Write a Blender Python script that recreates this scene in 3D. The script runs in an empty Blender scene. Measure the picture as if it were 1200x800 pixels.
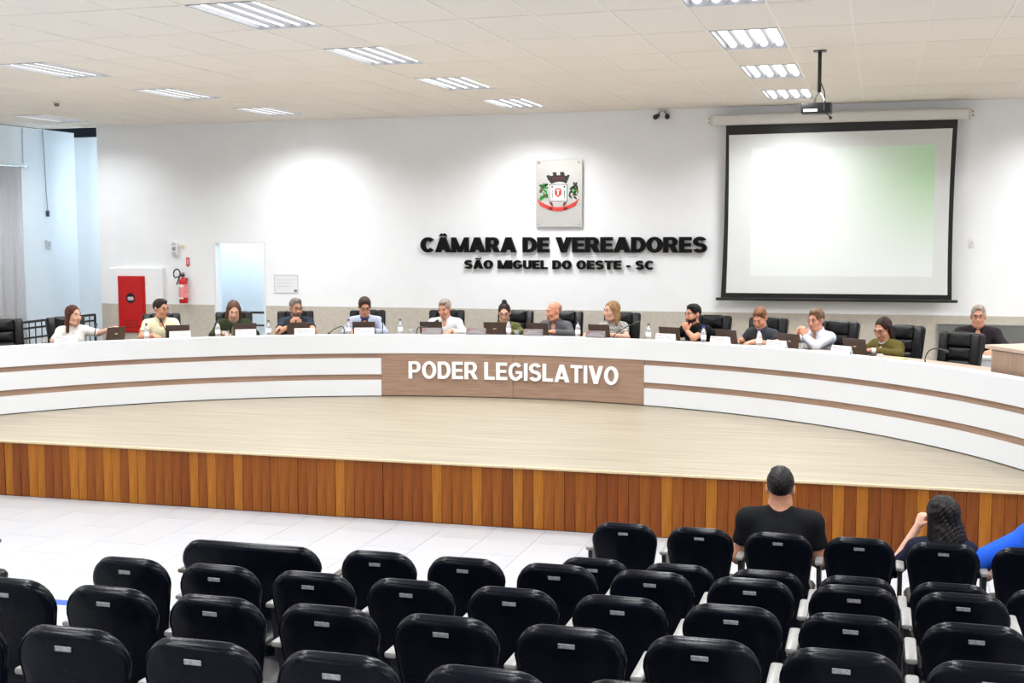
import bpy, bmesh, math, random
import numpy as np
from mathutils import Vector, Matrix
random.seed(7)
SC = bpy.context.scene
COL = SC.collection

# ------------------------------------------------------------------ camera
H = 2.74                       # lens height above the hall floor
YAW, PITCH, ROLL, FPX = 0.28353564, 0.08822631, -0.00367258, 1477.16
def _camera():
    fw = Vector((-math.sin(YAW)*math.cos(PITCH), math.cos(YAW)*math.cos(PITCH), -math.sin(PITCH)))
    rt = Vector((math.cos(YAW), math.sin(YAW), 0)); up = rt.cross(fw)
    r2 = rt*math.cos(ROLL) + up*math.sin(ROLL); u2 = up*math.cos(ROLL) - rt*math.sin(ROLL)
    m = Matrix((r2, u2, -fw)).transposed().to_4x4(); m.translation = (0, 0, H)
    cd = bpy.data.cameras.new('camera'); cd.sensor_width = 36; cd.lens = FPX/1200*36
    cd.clip_start = .05; cd.clip_end = 200
    c = bpy.data.objects.new('camera', cd); COL.objects.link(c); c.matrix_world = m
    SC.camera = c
_camera()

# ------------------------------------------------------------------ world, exposure
W = bpy.data.worlds.new('world'); SC.world = W; W.use_nodes = True
W.node_tree.nodes['Background'].inputs[0].default_value = (.55, .7, 1, 1)
W.node_tree.nodes['Background'].inputs[1].default_value = .015
SC.view_settings.view_transform = 'Standard'; SC.view_settings.look = 'None'
SC.view_settings.gamma = 1; SC.view_settings.use_curve_mapping = False
SC.view_settings.exposure = 0.88
SC.cycles.use_light_tree = True
SC.cycles.max_bounces = 8; SC.cycles.diffuse_bounces = 5; SC.cycles.transparent_max_bounces = 12
LAMP_W = 34.0                  # power of one ceiling troffer
LAMP_COL = (.965, .985, 1.0)
LAMP_SPREAD = math.radians(140)
TUBE_STRENGTH = 1.5
COOL_COL = (.8, .92, 1.0)

# ------------------------------------------------------------------ main measures
S = .58                        # stage height
CEIL = 4.443
YW = 18.0                      # face of the back wall
XL = -13.4                     # face of the left wall
CX, CY, RD = -4.496, 8.961, 6.49   # centre and front radius of the curved desk
def polar(r, th, z=0.0):
    a = math.radians(th); return Vector((CX + r*math.sin(a), CY + r*math.cos(a), S + z))

# ------------------------------------------------------------------ materials
def lin(c):
    c = c/255.0
    return c/12.92 if c <= .04045 else ((c+.055)/1.055)**2.4
def rgb(*c): return (lin(c[0]), lin(c[1]), lin(c[2]), 1)
MATS = {}
def mat(name, c, rough=.5, metal=0.0, var=.05, scale=30, bump=0.0, stretch=(1, 1, 1), coat=0, trans=0, emit=0, spec=None, c2=None, obj_rand=0, alpha=None):
    """principled with a noise that varies the colour a little"""
    if name in MATS: return MATS[name]
    m = bpy.data.materials.new(name); m.use_nodes = True; nt = m.node_tree; N = nt.nodes; L = nt.links
    b = N['Principled BSDF']; b.inputs['Roughness'].default_value = rough; b.inputs['Metallic'].default_value = metal
    tc = N.new('ShaderNodeTexCoord'); mp = N.new('ShaderNodeMapping'); mp.inputs['Scale'].default_value = stretch
    nz = N.new('ShaderNodeTexNoise'); nz.inputs['Scale'].default_value = scale; nz.inputs['Detail'].default_value = 3
    L.new(tc.outputs['Object'], mp.inputs[0]); L.new(mp.outputs[0], nz.inputs['Vector'])
    rp = N.new('ShaderNodeValToRGB'); rp.color_ramp.elements[0].position = .3; rp.color_ramp.elements[1].position = .7
    c2 = c2 or tuple(v*(1-var*2) for v in c[:3]) + (1,)
    rp.color_ramp.elements[0].color = c2; rp.color_ramp.elements[1].color = tuple(min(1, v*(1+var)) for v in c[:3]) + (1,)
    L.new(nz.outputs['Fac'], rp.inputs[0])
    out = rp.outputs[0]
    if obj_rand:
        oi = N.new('ShaderNodeObjectInfo'); hs = N.new('ShaderNodeHueSaturation')
        mr = N.new('ShaderNodeMapRange'); mr.inputs[3].default_value = 1-obj_rand; mr.inputs[4].default_value = 1+obj_rand
        L.new(oi.outputs['Random'], mr.inputs[0]); L.new(mr.outputs[0], hs.inputs['Value']); L.new(out, hs.inputs['Color']); out = hs.outputs[0]
    L.new(out, b.inputs['Base Color'])
    if bump:
        bp = N.new('ShaderNodeBump'); bp.inputs['Strength'].default_value = bump; bp.inputs['Distance'].default_value = .01
        L.new(nz.outputs['Fac'], bp.inputs['Height']); L.new(bp.outputs[0], b.inputs['Normal'])
    if coat: b.inputs['Coat Weight'].default_value = coat; b.inputs['Coat Roughness'].default_value = .08
    if trans: b.inputs['Transmission Weight'].default_value = trans
    if emit: b.inputs['Emission Color'].default_value = c; b.inputs['Emission Strength'].default_value = emit
    if spec is not None: b.inputs['Specular IOR Level'].default_value = spec
    if alpha is not None: b.inputs['Alpha'].default_value = alpha
    MATS[name] = m
    return m

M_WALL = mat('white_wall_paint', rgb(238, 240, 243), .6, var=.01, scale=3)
M_BLUEW = mat('white_paint_cool_light_tint', rgb(222, 230, 236), .6, var=.01, scale=3)  # white walls with the tint of the cool light put into the colour
M_WAIN = mat('greige_wainscot', rgb(196, 189, 178), .45, var=.05, scale=14)
M_CEIL = mat('ceiling_panel', rgb(236, 230, 221), .8, var=.015, scale=40, obj_rand=.012)
M_CSLAB = mat('ceiling_slab', rgb(110, 106, 102), .9)
M_TBAR = mat('white_grid_bar', rgb(240, 236, 229), .4)
M_PORC = mat('white_porcelain', rgb(174, 176, 180), .25, var=.012, scale=2, obj_rand=.01)
M_GROUT = mat('grey_grout', rgb(112, 114, 118), .8)
M_TIER = mat('pale_step_tile', rgb(160, 160, 163), .35, var=.02, scale=4)
M_LAM = mat('pale_oak_laminate', rgb(160, 150, 133), .42, var=.03, scale=9, stretch=(.10, 4.2, 1), c2=rgb(130, 119, 100))
M_DWOOD = mat('taupe_wood_laminate', rgb(162, 133, 114), .4, var=.03, scale=7, stretch=(.35, .35, 9), c2=rgb(140, 112, 94))
M_VWOOD = mat('taupe_wood_upright_grain', rgb(164, 136, 116), .4, var=.03, scale=7, stretch=(9, 9, .35), c2=rgb(144, 117, 98))
M_TOPW = mat('pale_taupe_worktop', rgb(188, 166, 148), .35, var=.03, scale=8, stretch=(1, 1, 1))
M_DWHITE = mat('white_lacquer_panel', rgb(222, 225, 230), .28, var=.006, scale=3)
M_LETW = mat('white_acrylic_letter', rgb(246, 246, 246), .35, var=.005)
M_LETB = mat('black_letter', rgb(7, 7, 8), .5, spec=.15, var=.02)
M_BLACK = mat('black_plastic', rgb(16, 16, 18), .4, var=.05)
M_BLACKM = mat('black_metal_paint', rgb(14, 14, 16), .35, var=.05)
M_LEATH = mat('black_leather', rgb(17, 17, 19), .36, spec=.3, var=.1, scale=60, bump=.1)
M_NAVY = mat('navy_vinyl', rgb(8, 10, 18), .22, spec=.09, var=.08, scale=90, bump=.05)
M_NAVYC = mat('navy_cushion', rgb(8, 11, 20), .24, spec=.2, var=.1, scale=120, bump=.1)
M_ARM = mat('grey_armrest_plastic', rgb(138, 136, 134), .35, var=.04)
M_ARMB = mat('dark_armrest_wood', rgb(70, 62, 54), .3, var=.06)
M_TAG = mat('brushed_number_tag', rgb(140, 140, 144), .4, .2, var=.3, scale=160)
M_STEEL = mat('brushed_steel', rgb(222, 220, 215), .4, 1.0, var=.04, scale=8, stretch=(1, 1, 40))
M_CHROME = mat('chrome', rgb(200, 200, 200), .15, 1.0, var=.02)
M_LAPT = mat('brown_grey_laptop_lid', rgb(72, 58, 50), .35, .3, var=.03)
M_LAPK = mat('dark_laptop_base', rgb(30, 28, 28), .4, var=.05)
M_SCRD = mat('laptop_screen', rgb(50, 60, 80), .2, var=.1, emit=.4)
M_PLW = mat('white_name_plate', rgb(236, 234, 236), .3, var=.02)
M_PLG = mat('grey_name_plate', rgb(150, 142, 142), .25, .5, var=.04)
M_PRINT = mat('faint_print', rgb(178, 172, 182), .5, var=.2, scale=150)
M_BOT = mat('clear_bottle', rgb(240, 244, 250), .12, var=.01, trans=.75)
M_LBL = mat('bottle_label', rgb(235, 238, 245), .5, var=.03)
M_CAPD = mat('dark_bottle_cap', rgb(60, 66, 80), .4)
M_CAPB = mat('blue_bottle_cap', rgb(50, 70, 150), .4)
M_GLASS = mat('drinking_glass', rgb(245, 248, 250), .05, var=.0, trans=.9)
M_PAPER = mat('white_paper', rgb(244, 243, 240), .7, var=.01)
M_RED = mat('red_enamel', rgb(190, 12, 14), .35, var=.03, scale=5)
M_RED2 = mat('red_sign', rgb(200, 30, 34), .4, var=.03)
M_SCREEN = None
M_CURT = mat('grey_curtain', rgb(238, 239, 243), .8, var=.03, scale=40)
M_TUBE = mat('fluorescent_tube', (1, 1, .98, 1), .5, var=0, emit=TUBE_STRENGTH)
M_TROF = mat('troffer_reflector', rgb(170, 172, 178), .4, 0, var=.02)
M_OFFW = mat('off_white_casing', rgb(214, 212, 208), .45, var=.01)
M_TAPE = mat('blue_floor_tape', rgb(30, 78, 180), .4, var=.05)
M_PANEL = mat('dark_grey_panel', rgb(112, 114, 112), .3, var=.03, scale=4)

def board_mat(i, c, c2):
    return mat('stage_board_wood_%d' % i, tuple(v*1.12 for v in c[:3]) + (1,), .42, spec=.22, var=.04, scale=5, stretch=(14, 14, .5), c2=c2, obj_rand=.06)
BOARDS = [board_mat(0, rgb(134, 76, 22), rgb(110, 57, 13)), board_mat(1, rgb(156, 97, 29), rgb(134, 78, 19)),
          board_mat(2, rgb(119, 61, 18), rgb(97, 46, 11)), board_mat(3, rgb(127, 68, 20), rgb(104, 52, 12))]

# ------------------------------------------------------------------ mesh helpers
def tag(o, label=None, cat=None, group=None, kind=None):
    if label: o['label'] = label
    if cat: o['category'] = cat
    if group: o['group'] = group
    if kind: o['kind'] = kind
    return o
def link(o, parent=None):
    COL.objects.link(o)
    if parent is not None: o.parent = parent
    return o
def empty(name, loc=(0, 0, 0), rz=0.0, label=None, cat=None, group=None):
    o = bpy.data.objects.new(name, None); o.empty_display_size = .1; link(o); o.location = loc; o.rotation_euler = (0, 0, rz)
    return tag(o, label, cat, group)
def mesh_obj(name, me, m, parent=None, loc=None, rot=None):
    o = bpy.data.objects.new(name, me); link(o, parent)
    if m is not None and not me.materials:
        for q in (m if isinstance(m, (list, tuple)) else [m]): me.materials.append(q)
    if loc is not None: o.location = loc
    if rot is not None: o.rotation_euler = rot
    return o
def fin(bm, name, m, parent=None, smooth=False, loc=None, rot=None):
    bmesh.ops.recalc_face_normals(bm, faces=bm.faces)
    me = bpy.data.meshes.new(name); bm.to_mesh(me); bm.free()
    if smooth:
        me.shade_smooth()
        if smooth != 'all': me.set_sharp_from_angle(angle=math.radians(38))
    return mesh_obj(name, me, m, parent, loc, rot)
def NB(): return bmesh.new()
def b_box(bm, lo, hi, bev=0.0, seg=2):
    vs = bmesh.ops.create_cube(bm, size=1)['verts']
    lo, hi = Vector(lo), Vector(hi)
    for v in vs: v.co = Vector(((v.co.x+.5)*(hi.x-lo.x)+lo.x, (v.co.y+.5)*(hi.y-lo.y)+lo.y, (v.co.z+.5)*(hi.z-lo.z)+lo.z))
    if bev:
        es = list({e for v in vs for e in v.link_edges})
        bmesh.ops.bevel(bm, geom=es, offset=bev, segments=seg, profile=.5, affect='EDGES')
def b_cyl(bm, a, b, r1, r2=None, n=12, caps=True):
    a, b = Vector(a), Vector(b); r2 = r1 if r2 is None else r2
    d = b-a; q = d.to_track_quat('Z', 'Y').to_matrix()
    ra, rb = [], []
    for i in range(n):
        t = 2*math.pi*i/n; u = q @ Vector((math.cos(t), math.sin(t), 0))
        ra.append(bm.verts.new(a+u*r1)); rb.append(bm.verts.new(b+u*r2))
    for i in range(n): bm.faces.new((ra[i], ra[(i+1) % n], rb[(i+1) % n], rb[i]))
    if caps: bm.faces.new(ra[::-1]); bm.faces.new(rb)
def b_tube(bm, pts, r, n=8):
    pts = [Vector(p) for p in pts]; rings = []
    up = Vector((0, 0, 1))
    for i, p in enumerate(pts):
        d = (pts[min(i+1, len(pts)-1)] - pts[max(i-1, 0)]).normalized()
        x = d.cross(up)
        if x.length < .05: x = d.cross(Vector((1, 0, 0)))
        x.normalize(); y = d.cross(x)
        rr = r[i] if isinstance(r, (list, tuple)) else r
        rings.append([bm.verts.new(p + x*math.cos(2*math.pi*k/n)*rr + y*math.sin(2*math.pi*k/n)*rr) for k in range(n)])
    for A, B in zip(rings, rings[1:]):
        for k in range(n): bm.faces.new((A[k], A[(k+1) % n], B[(k+1) % n], B[k]))
    bm.faces.new(rings[0][::-1]); bm.faces.new(rings[-1])
def b_lathe(bm, prof, n=16, o=(0, 0, 0)):
    o = Vector(o); rings = []
    for r, z in prof:
        if r < 1e-5: rings.append([bm.verts.new(o+Vector((0, 0, z)))])
        else: rings.append([bm.verts.new(o+Vector((r*math.cos(2*math.pi*k/n), r*math.sin(2*math.pi*k/n), z))) for k in range(n)])
    for A, B in zip(rings, rings[1:]):
        for k in range(n):
            k2 = (k+1) % n
            if len(A) == 1 and len(B) == 1: continue
            if len(A) == 1: bm.faces.new((A[0], B[k], B[k2]))
            elif len(B) == 1: bm.faces.new((A[k], A[k2], B[0]))
            else: bm.faces.new((A[k], A[k2], B[k2], B[k]))
def b_prism(bm, poly, y0, y1):
    """polygon in x,z extruded along y"""
    A = [bm.verts.new((x, y0, z)) for x, z in poly]; B = [bm.verts.new((x, y1, z)) for x, z in poly]
    n = len(poly)
    bm.faces.new(A); bm.faces.new(B[::-1])
    for i in range(n): bm.faces.new((A[i], B[i], B[(i+1) % n], A[(i+1) % n]))
def b_sphere(bm, c, r, seg=12, rings=8):
    vs = bmesh.ops.create_uvsphere(bm, u_segments=seg, v_segments=rings, radius=1)['verts']
    r = r if isinstance(r, (tuple, list)) else (r, r, r)
    for v in vs: v.co = Vector((v.co.x*r[0]+c[0], v.co.y*r[1]+c[1], v.co.z*r[2]+c[2]))
def b_arc(bm, r0, r1, z0, z1, t0, t1, step=1.5):
    """curved block around the desk centre, angles in degrees"""
    n = max(2, int(abs(t1-t0)/step)+1); rings = []
    for i in range(n+1):
        t = t0+(t1-t0)*i/n
        rings.append([bm.verts.new(polar(r, t, z)) for r, z in ((r0, z0), (r1, z0), (r1, z1), (r0, z1))])
    for A, B in zip(rings, rings[1:]):
        for k in range(4): bm.faces.new((A[k], A[(k+1) % 4], B[(k+1) % 4], B[k]))
    bm.faces.new(rings[0][::-1]); bm.faces.new(rings[-1])
def pillow(bm, outline, layers, yfun):
    """stack of inset copies of a closed outline (x,z): layers = [(inset, y)], closed at both ends by a fan; yfun bends it"""
    n = len(outline); P = [Vector((x, z)) for x, z in outline]
    c = sum(P, Vector((0, 0)))/n
    nor = []
    for i in range(n):
        t = (P[(i+1) % n]-P[i-1]).normalized(); nor.append(Vector((t.y, -t.x)))
    area = sum(P[i].x*P[(i+1) % n].y-P[(i+1) % n].x*P[i].y for i in range(n))
    if area < 0: nor = [-q for q in nor]
    rings = []
    for ins, y in layers:
        if ins == 'c': rings.append([bm.verts.new((c.x, y+yfun(c.x, c.y), c.y))]); continue
        if ins < 0: pts = [c+(p-c)*(-ins) for p in P]
        else: pts = [p-q*ins for p, q in zip(P, nor)]
        rings.append([bm.verts.new((p.x, y+yfun(p.x, p.y), p.y)) for p in pts])
    for A, B in zip(rings, rings[1:]):
        for k in range(n):
            k2 = (k+1) % n
            if len(A) == 1: bm.faces.new((A[0], B[k], B[k2]))
            elif len(B) == 1: bm.faces.new((A[k], A[k2], B[0]))
            else: bm.faces.new((A[k], A[k2], B[k2], B[k]))
def rounded_outline(w0, w1, z0, z1, rt, rb, n=8):
    """tapered rounded rectangle in x,z: half width w0 at the bottom, w1 at the top"""
    pts = []
    def corner(cx, cz, r, a0):
        for i in range(n+1):
            a = math.radians(a0+90*i/n); pts.append((cx+r*math.cos(a), cz+r*math.sin(a)))
    corner(w1-rt, z1-rt, rt, 0); corner(-w1+rt, z1-rt, rt, 90); corner(-w0+rb, z0+rb, rb, 180); corner(w0-rb, z0+rb, rb, 270)
    return pts
def copy_tree(o, parent=None):
    c = o.copy(); COL.objects.link(c)
    if parent is not None: c.parent = parent
    for ch in o.children: copy_tree(ch, c)
    return c
def glyph(ch, sx=.27, sy=.21):
    """heavy sans capital as overlapping solid strokes: cap height 1, stem width sx, bar height sy; returns (pieces, width)"""
    P = []
    def quad(*p): P.append(list(p))
    def box(x0, y0, x1, y1): quad((x0, y0), (x1, y0), (x1, y1), (x0, y1))
    def arc(cx, cy, rx, ry, a0, a1, tx=None, ty=None):
        tx = sx if tx is None else tx; ty = sy if ty is None else ty
        n = max(4, int(abs(a1-a0)/12))
        for k in range(n):
            p = []
            for a in (a0+(a1-a0)*k/n, a0+(a1-a0)*(k+1)/n):
                c, q = math.cos(math.radians(a)), math.sin(math.radians(a)); p.append(((cx+rx*c, cy+ry*q), (cx+(rx-tx)*c, cy+(ry-ty)*q)))
            quad(p[0][0], p[1][0], p[1][1], p[0][1])
    def diag(xb, xt, w, y0=0, y1=1): quad((xb, y0), (xb+w, y0), (xt+w, y1), (xt, y1))
    base = {'Â': 'A', 'Ã': 'A'}.get(ch, ch)
    d = sx*1.12
    if base == 'A':
        W_ = .98; diag(0, W_/2-d/2, d); diag(W_-d, W_/2-d/2, d); box(.2, .17, W_-.2, .17+sy*.85)
    elif base == 'V': W_ = .94; diag(W_/2-d/2, 0, d); diag(W_/2-d/2, W_-d, d)
    elif base == 'M':
        W_ = 1.06; box(0, 0, sx*.9, 1); box(W_-sx*.9, 0, W_, 1); diag(W_/2-sx*.42, 0, sx*.9); diag(W_/2-sx*.48, W_-sx*.9, sx*.9)
    elif base == 'E': W_ = .72; box(0, 0, sx, 1); box(0, 0, W_, sy); box(0, 1-sy, W_-.02, 1); box(0, .5-sy*.46, W_-.06, .5+sy*.46)
    elif base == 'L': W_ = .68; box(0, 0, sx, 1); box(0, 0, W_, sy)
    elif base == 'T': W_ = .78; box(0, 1-sy, W_, 1); box(W_/2-sx/2, 0, W_/2+sx/2, 1)
    elif base == 'I': W_ = sx; box(0, 0, sx, 1)
    elif base == '-': W_ = .36; box(0, .27, W_, .27+sy*.95)
    elif base == 'O': W_ = .92; arc(W_/2, .5, W_/2, .515, 0, 360)
    elif base == 'C': W_ = .88; arc(.46, .5, .46, .515, 42, 318)
    elif base == 'G':
        W_ = .92; arc(.46, .5, .46, .515, 42, 318); box(W_-sx*.95, .16, W_-.02, .53); box(W_*.52, .53-sy*.8, W_-.02, .53)
    elif base == 'D':
        W_ = .84; box(0, 0, sx, 1); box(0, 0, .42, sy); box(0, 1-sy, .42, 1); arc(.40, .5, .44, .5, -90, 90)
    elif base in 'PR':
        W_ = .78 if base == 'P' else .86; box(0, 0, sx, 1); y0 = .36; m = (1+y0)/2; h = (1-y0)/2; r = .33; x = .45 if base == 'P' else .47
        box(0, 1-sy*.9, x, 1); box(0, y0, x, y0+sy*.9); arc(x, m, r, h, -90, 90, sx, sy*.9)
        if base == 'R': diag(W_-sx*1.15, .34, sx*1.15, 0, .42)
    elif base == 'U': W_ = .84; box(0, .38, sx, 1); box(W_-sx, .38, W_, 1); arc(W_/2, .385, W_/2, .40, 180, 360)
    elif base == 'S':
        W_ = .80; h = .255+sy*.25
        arc(.40, 1.015-h, .38, h, 22, 270, sx*.95, sy); arc(.40, -.015+h, .40, h, 90, -158, sx*.95, sy)
    else: W_ = .8; box(0, 0, W_, 1)
    if ch == 'Â':
        quad((W_/2-.26, 1.08), (W_/2-.10, 1.08), (W_/2+.02, 1.19), (W_/2-.10, 1.28)); quad((W_/2+.26, 1.08), (W_/2+.10, 1.28), (W_/2-.02, 1.19), (W_/2+.10, 1.08))
    if ch == 'Ã':
        for a, b in zip([(-.27, 1.10), (-.13, 1.17), (.05, 1.10), (.18, 1.09)], [(-.13, 1.17), (.05, 1.10), (.18, 1.09), (.28, 1.18)]):
            quad((W_/2+a[0], a[1]), (W_/2+b[0], b[1]), (W_/2+b[0], b[1]+.11), (W_/2+a[0], a[1]+.11))
    return P, W_
ORD = ['first', 'second', 'third', 'fourth', 'fifth', 'sixth', 'seventh', 'eighth', 'ninth', 'tenth', 'eleventh', 'twelfth']
# ================================================================== THE SETTING
XR, YB = 6.0, -5.0
def struct(name, bm, m, parent=None, smooth=False):
    o = fin(bm, name, m, parent, smooth)
    if parent is None: o['kind'] = 'structure'
    return o

# ---- hall floor: grout bed, porcelain tiles where they are seen
bm = NB(); b_box(bm, (XL, YB, -.2), (XR, 11.0, -.004)); floor = struct('floor', bm, M_GROUT)
TW, TL = .4665, .96
tm = NB(); b_box(tm, (.0022, .0022, -.01), (TW-.0022, TL-.0022, 0)); tme = bpy.data.meshes.new('floor_tile'); tm.to_mesh(tme); tm.free()
for i in range(-14, 14):
    x = -2.875 + i*TW
    if x < XL+.05 or x > XR-TW: continue
    off = 0 if i % 2 else TL/2
    for j in range(0, 5):
        y = 6.66 + off + j*TL - .48
        y0, y1 = max(y, 6.80), min(y+TL, 10.985)
        if y1 - y0 < .05: continue
        o = mesh_obj('floor_tile', tme, M_PORC, floor, (x, y0, 0))
        o.scale = (1, (y1-y0)/TL, 1)
bm = NB(); b_box(bm, (XL, YB, -.01), (XR, 6.795, 0)); fin(bm, 'floor_screed', M_TIER, floor)
bm = NB(); b_box(bm, (XL, 6.80, -.01), (-2.875-14*TW, 10.985, 0)) if -2.875-14*TW > XL else None
fin(bm, 'floor_screed', M_PORC, floor)
# ---- the rising rows of the audience
TIERS = {3: (.20, 6.78, 5.93), 4: (.305, 5.93, 5.05), 5: (.44, 5.05, 4.16), 6: (.575, 4.16, 3.2), 7: (.72, 3.2, 2.2)}
for k, (h, y1, y0) in TIERS.items():
    bm = NB(); b_box(bm, (-6.9, y0 if k < 7 else 1.2, 0), (XR, y1-.002, h)); o = fin(bm, 'floor_tier', M_TIER); o['kind'] = 'structure'

# ---- stage
bm = NB(); b_box(bm, (XL, 11.03, 0), (XR, 19.15, S-.012)); stage = struct('floor_stage', bm, M_DWOOD)
bm = NB(); b_box(bm, (XL, 11.0, S-.012), (XR, 19.15, S)); fin(bm, 'stage_deck', M_LAM, stage)
bm = NB(); b_box(bm, (XL, 10.965, S-.022), (XR, 11.0, S+.001), .004, 1); fin(bm, 'stage_nosing', mat('pale_nosing', rgb(196, 176, 142), .4), stage)
BW = .0985
bmesh_boards = []
for v in range(2):
    bm = NB(); b_box(bm, (.0012, 0, 0), (BW-.0012, .024, S-.026), .003, 1)
    bmesh.ops.recalc_face_normals(bm, faces=bm.faces)
    for mi in range(4):
        me = bpy.data.meshes.new('stage_board'); bm.to_mesh(me); me.materials.append(BOARDS[mi]); bmesh_boards.append(me)
    bm.free()
rb = random.Random(11)
x = -9.9; pat = 0
while x < 2.4:
    mi = rb.choices((0, 1, 2, 3), (3, 2.4, 3, 3))[0]
    dy = rb.choice((0, .004, -.004, .002))
    o = mesh_obj('stage_board', bmesh_boards[mi], None, stage, (x, 10.985+dy, .002)); x += BW
bm = NB(); b_box(bm, (XL, 11.0, 0), (-9.9, 11.03, S-.02)); b_box(bm, (2.4, 11.0, 0), (XR, 11.03, S-.02)); fin(bm, 'stage_front_backing', BOARDS[0], stage)

# ---- back wall with doorway
DX0, DX1, DZ = -10.19, -9.288, S+1.99
XB0 = -12.27
bm = NB()
b_box(bm, (XB0, YW, S), (DX0, YW+.15, CEIL)); b_box(bm, (DX0, YW, DZ), (DX1, YW+.15, CEIL)); b_box(bm, (DX1, YW, S), (XR, YW+.15, CEIL))
wall_back = struct('wall_back', bm, M_WALL)
WZ = S+.985
bm = NB(); b_box(bm, (XB0, YW-.006, S), (DX0-.0, YW, WZ)); o = struct('trim_1', bm, M_WAIN)
bm = NB(); b_box(bm, (DX1, YW-.006, S), (XR, YW, WZ)); o = struct('trim_2', bm, M_WAIN)
# lining of the doorway and a cool lit passage behind it
bm = NB()
b_box(bm, (DX0+.001, YW-.012, S), (DX0+.035, YW+.16, DZ-.001)); b_box(bm, (DX0+.035, YW-.012, DZ-.03), (DX1-.03, YW+.16, DZ-.001)); b_box(bm, (DX1-.03, YW-.012, S), (DX1-.001, YW+.16, DZ-.001))
struct('door_1', bm, mat('white_door_lining', rgb(232, 233, 235), .4, var=.01))
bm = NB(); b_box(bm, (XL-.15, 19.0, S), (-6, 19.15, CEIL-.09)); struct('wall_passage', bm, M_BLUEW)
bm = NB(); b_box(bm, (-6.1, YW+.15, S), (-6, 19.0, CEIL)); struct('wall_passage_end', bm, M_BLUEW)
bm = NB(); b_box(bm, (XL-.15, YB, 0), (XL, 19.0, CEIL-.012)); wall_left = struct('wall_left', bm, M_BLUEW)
bm = NB(); b_box(bm, (XR, YB, 0), (XR+.15, YW+.15, CEIL)); struct('wall_right', bm, M_WALL)
bm = NB(); b_box(bm, (XL-.15, YB-.15, 0), (XR+.15, YB, CEIL)); struct('wall_rear', bm, M_WALL)
# boxed-out pier behind the hydrant cabinet
bm = NB(); b_box(bm, (-12.08, YW-.07, WZ), (-11.09, YW, 2.143)); pier = struct('wall_pier', bm, M_WALL)
bm = NB(); b_box(bm, (-12.08, YW-.076, S), (-11.09, YW-.006, WZ)); fin(bm, 'pier_foot', M_WAIN, pier)

# ---- ceiling: slab, lay-in panels one by one, long grid bars
TX, TY = .605, 1.225
GX0, GY0 = -.86, 11.09          # a grid crossing
bm = NB(); b_box(bm, (XL-.15, YB-.15, CEIL+.10), (XR+.15, YW+.15, CEIL+.22)); ceiling = struct('ceiling', bm, M_CSLAB)
bm = NB(); b_box(bm, (XL, YW-.02, CEIL-.02), (XB0, YW+.02, CEIL+.10)); fin(bm, 'ceiling_edge', M_TBAR, ceiling)
LIGHT_COLS = (-20, -14, -8, -2, 4)
light_cells = {}
def cell_x(i): return GX0 + i*TX
cm = NB(); b_box(cm, (.003, .008, 0), (TX-.003, TY-.008, .015)); cme = bpy.data.meshes.new('ceiling_panel'); cm.to_mesh(cme); cm.free()
ly = [-8, -6, -4, -2, 0, 2, 4]
lights = []
for i in range(-21, 12):
    x0, x1 = cell_x(i), cell_x(i+1)
    x0c, x1c = max(x0, XL), min(x1, XR)
    if x1c-x0c < .03: continue
    for j in range(-14, 6):
        y0, y1 = GY0+j*TY, GY0+(j+1)*TY
        y1 = min(y1, YW)
        if y0 < YB: continue
        is_l = (i % 6 == 5) and (j % 2 == 0) and (j <= 4) and x0 > XL
        if is_l: lights.append((x0, y0, j)); continue
        if j < -3 or i > 4: continue                # out of view: one sheet below
        o = mesh_obj('ceiling_panel', cme, M_CEIL, ceiling, (x0c, y0, CEIL-.004+.0015*((i*7+j*3) % 3)))
        o.scale = ((x1c-x0c)/TX, (y1-y0)/TY, 1)
# sheets over the part of the hall that the photograph does not show
bm = NB()
for i in range(-21, 12):
    x0, x1 = max(cell_x(i), XL), min(cell_x(i+1), XR)
    if x1-x0 < .03: continue
    for j in range(-14, 6):
        y0, y1 = GY0+j*TY, min(GY0+(j+1)*TY, YW)
        if y0 < YB: y0 = max(y0, YB)
        if y1 <= YB: continue
        if (cell_x(i), GY0+j*TY, j) in lights: continue
        if (j < -3 or i > 4) : b_box(bm, (x0, y0, CEIL), (x1, y1, CEIL+.015))
fin(bm, 'ceiling_sheet', M_CEIL, ceiling)
bar = NB(); b_box(bar, (-.009, 7.3, CEIL-.007), (.009, YW, CEIL+.02)); bme = bpy.data.meshes.new('grid_bar'); bar.to_mesh(bme); bar.free()
for i in range(-20, 6): mesh_obj('grid_bar', bme, M_TBAR, ceiling, (cell_x(i), 0, 0))

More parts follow.
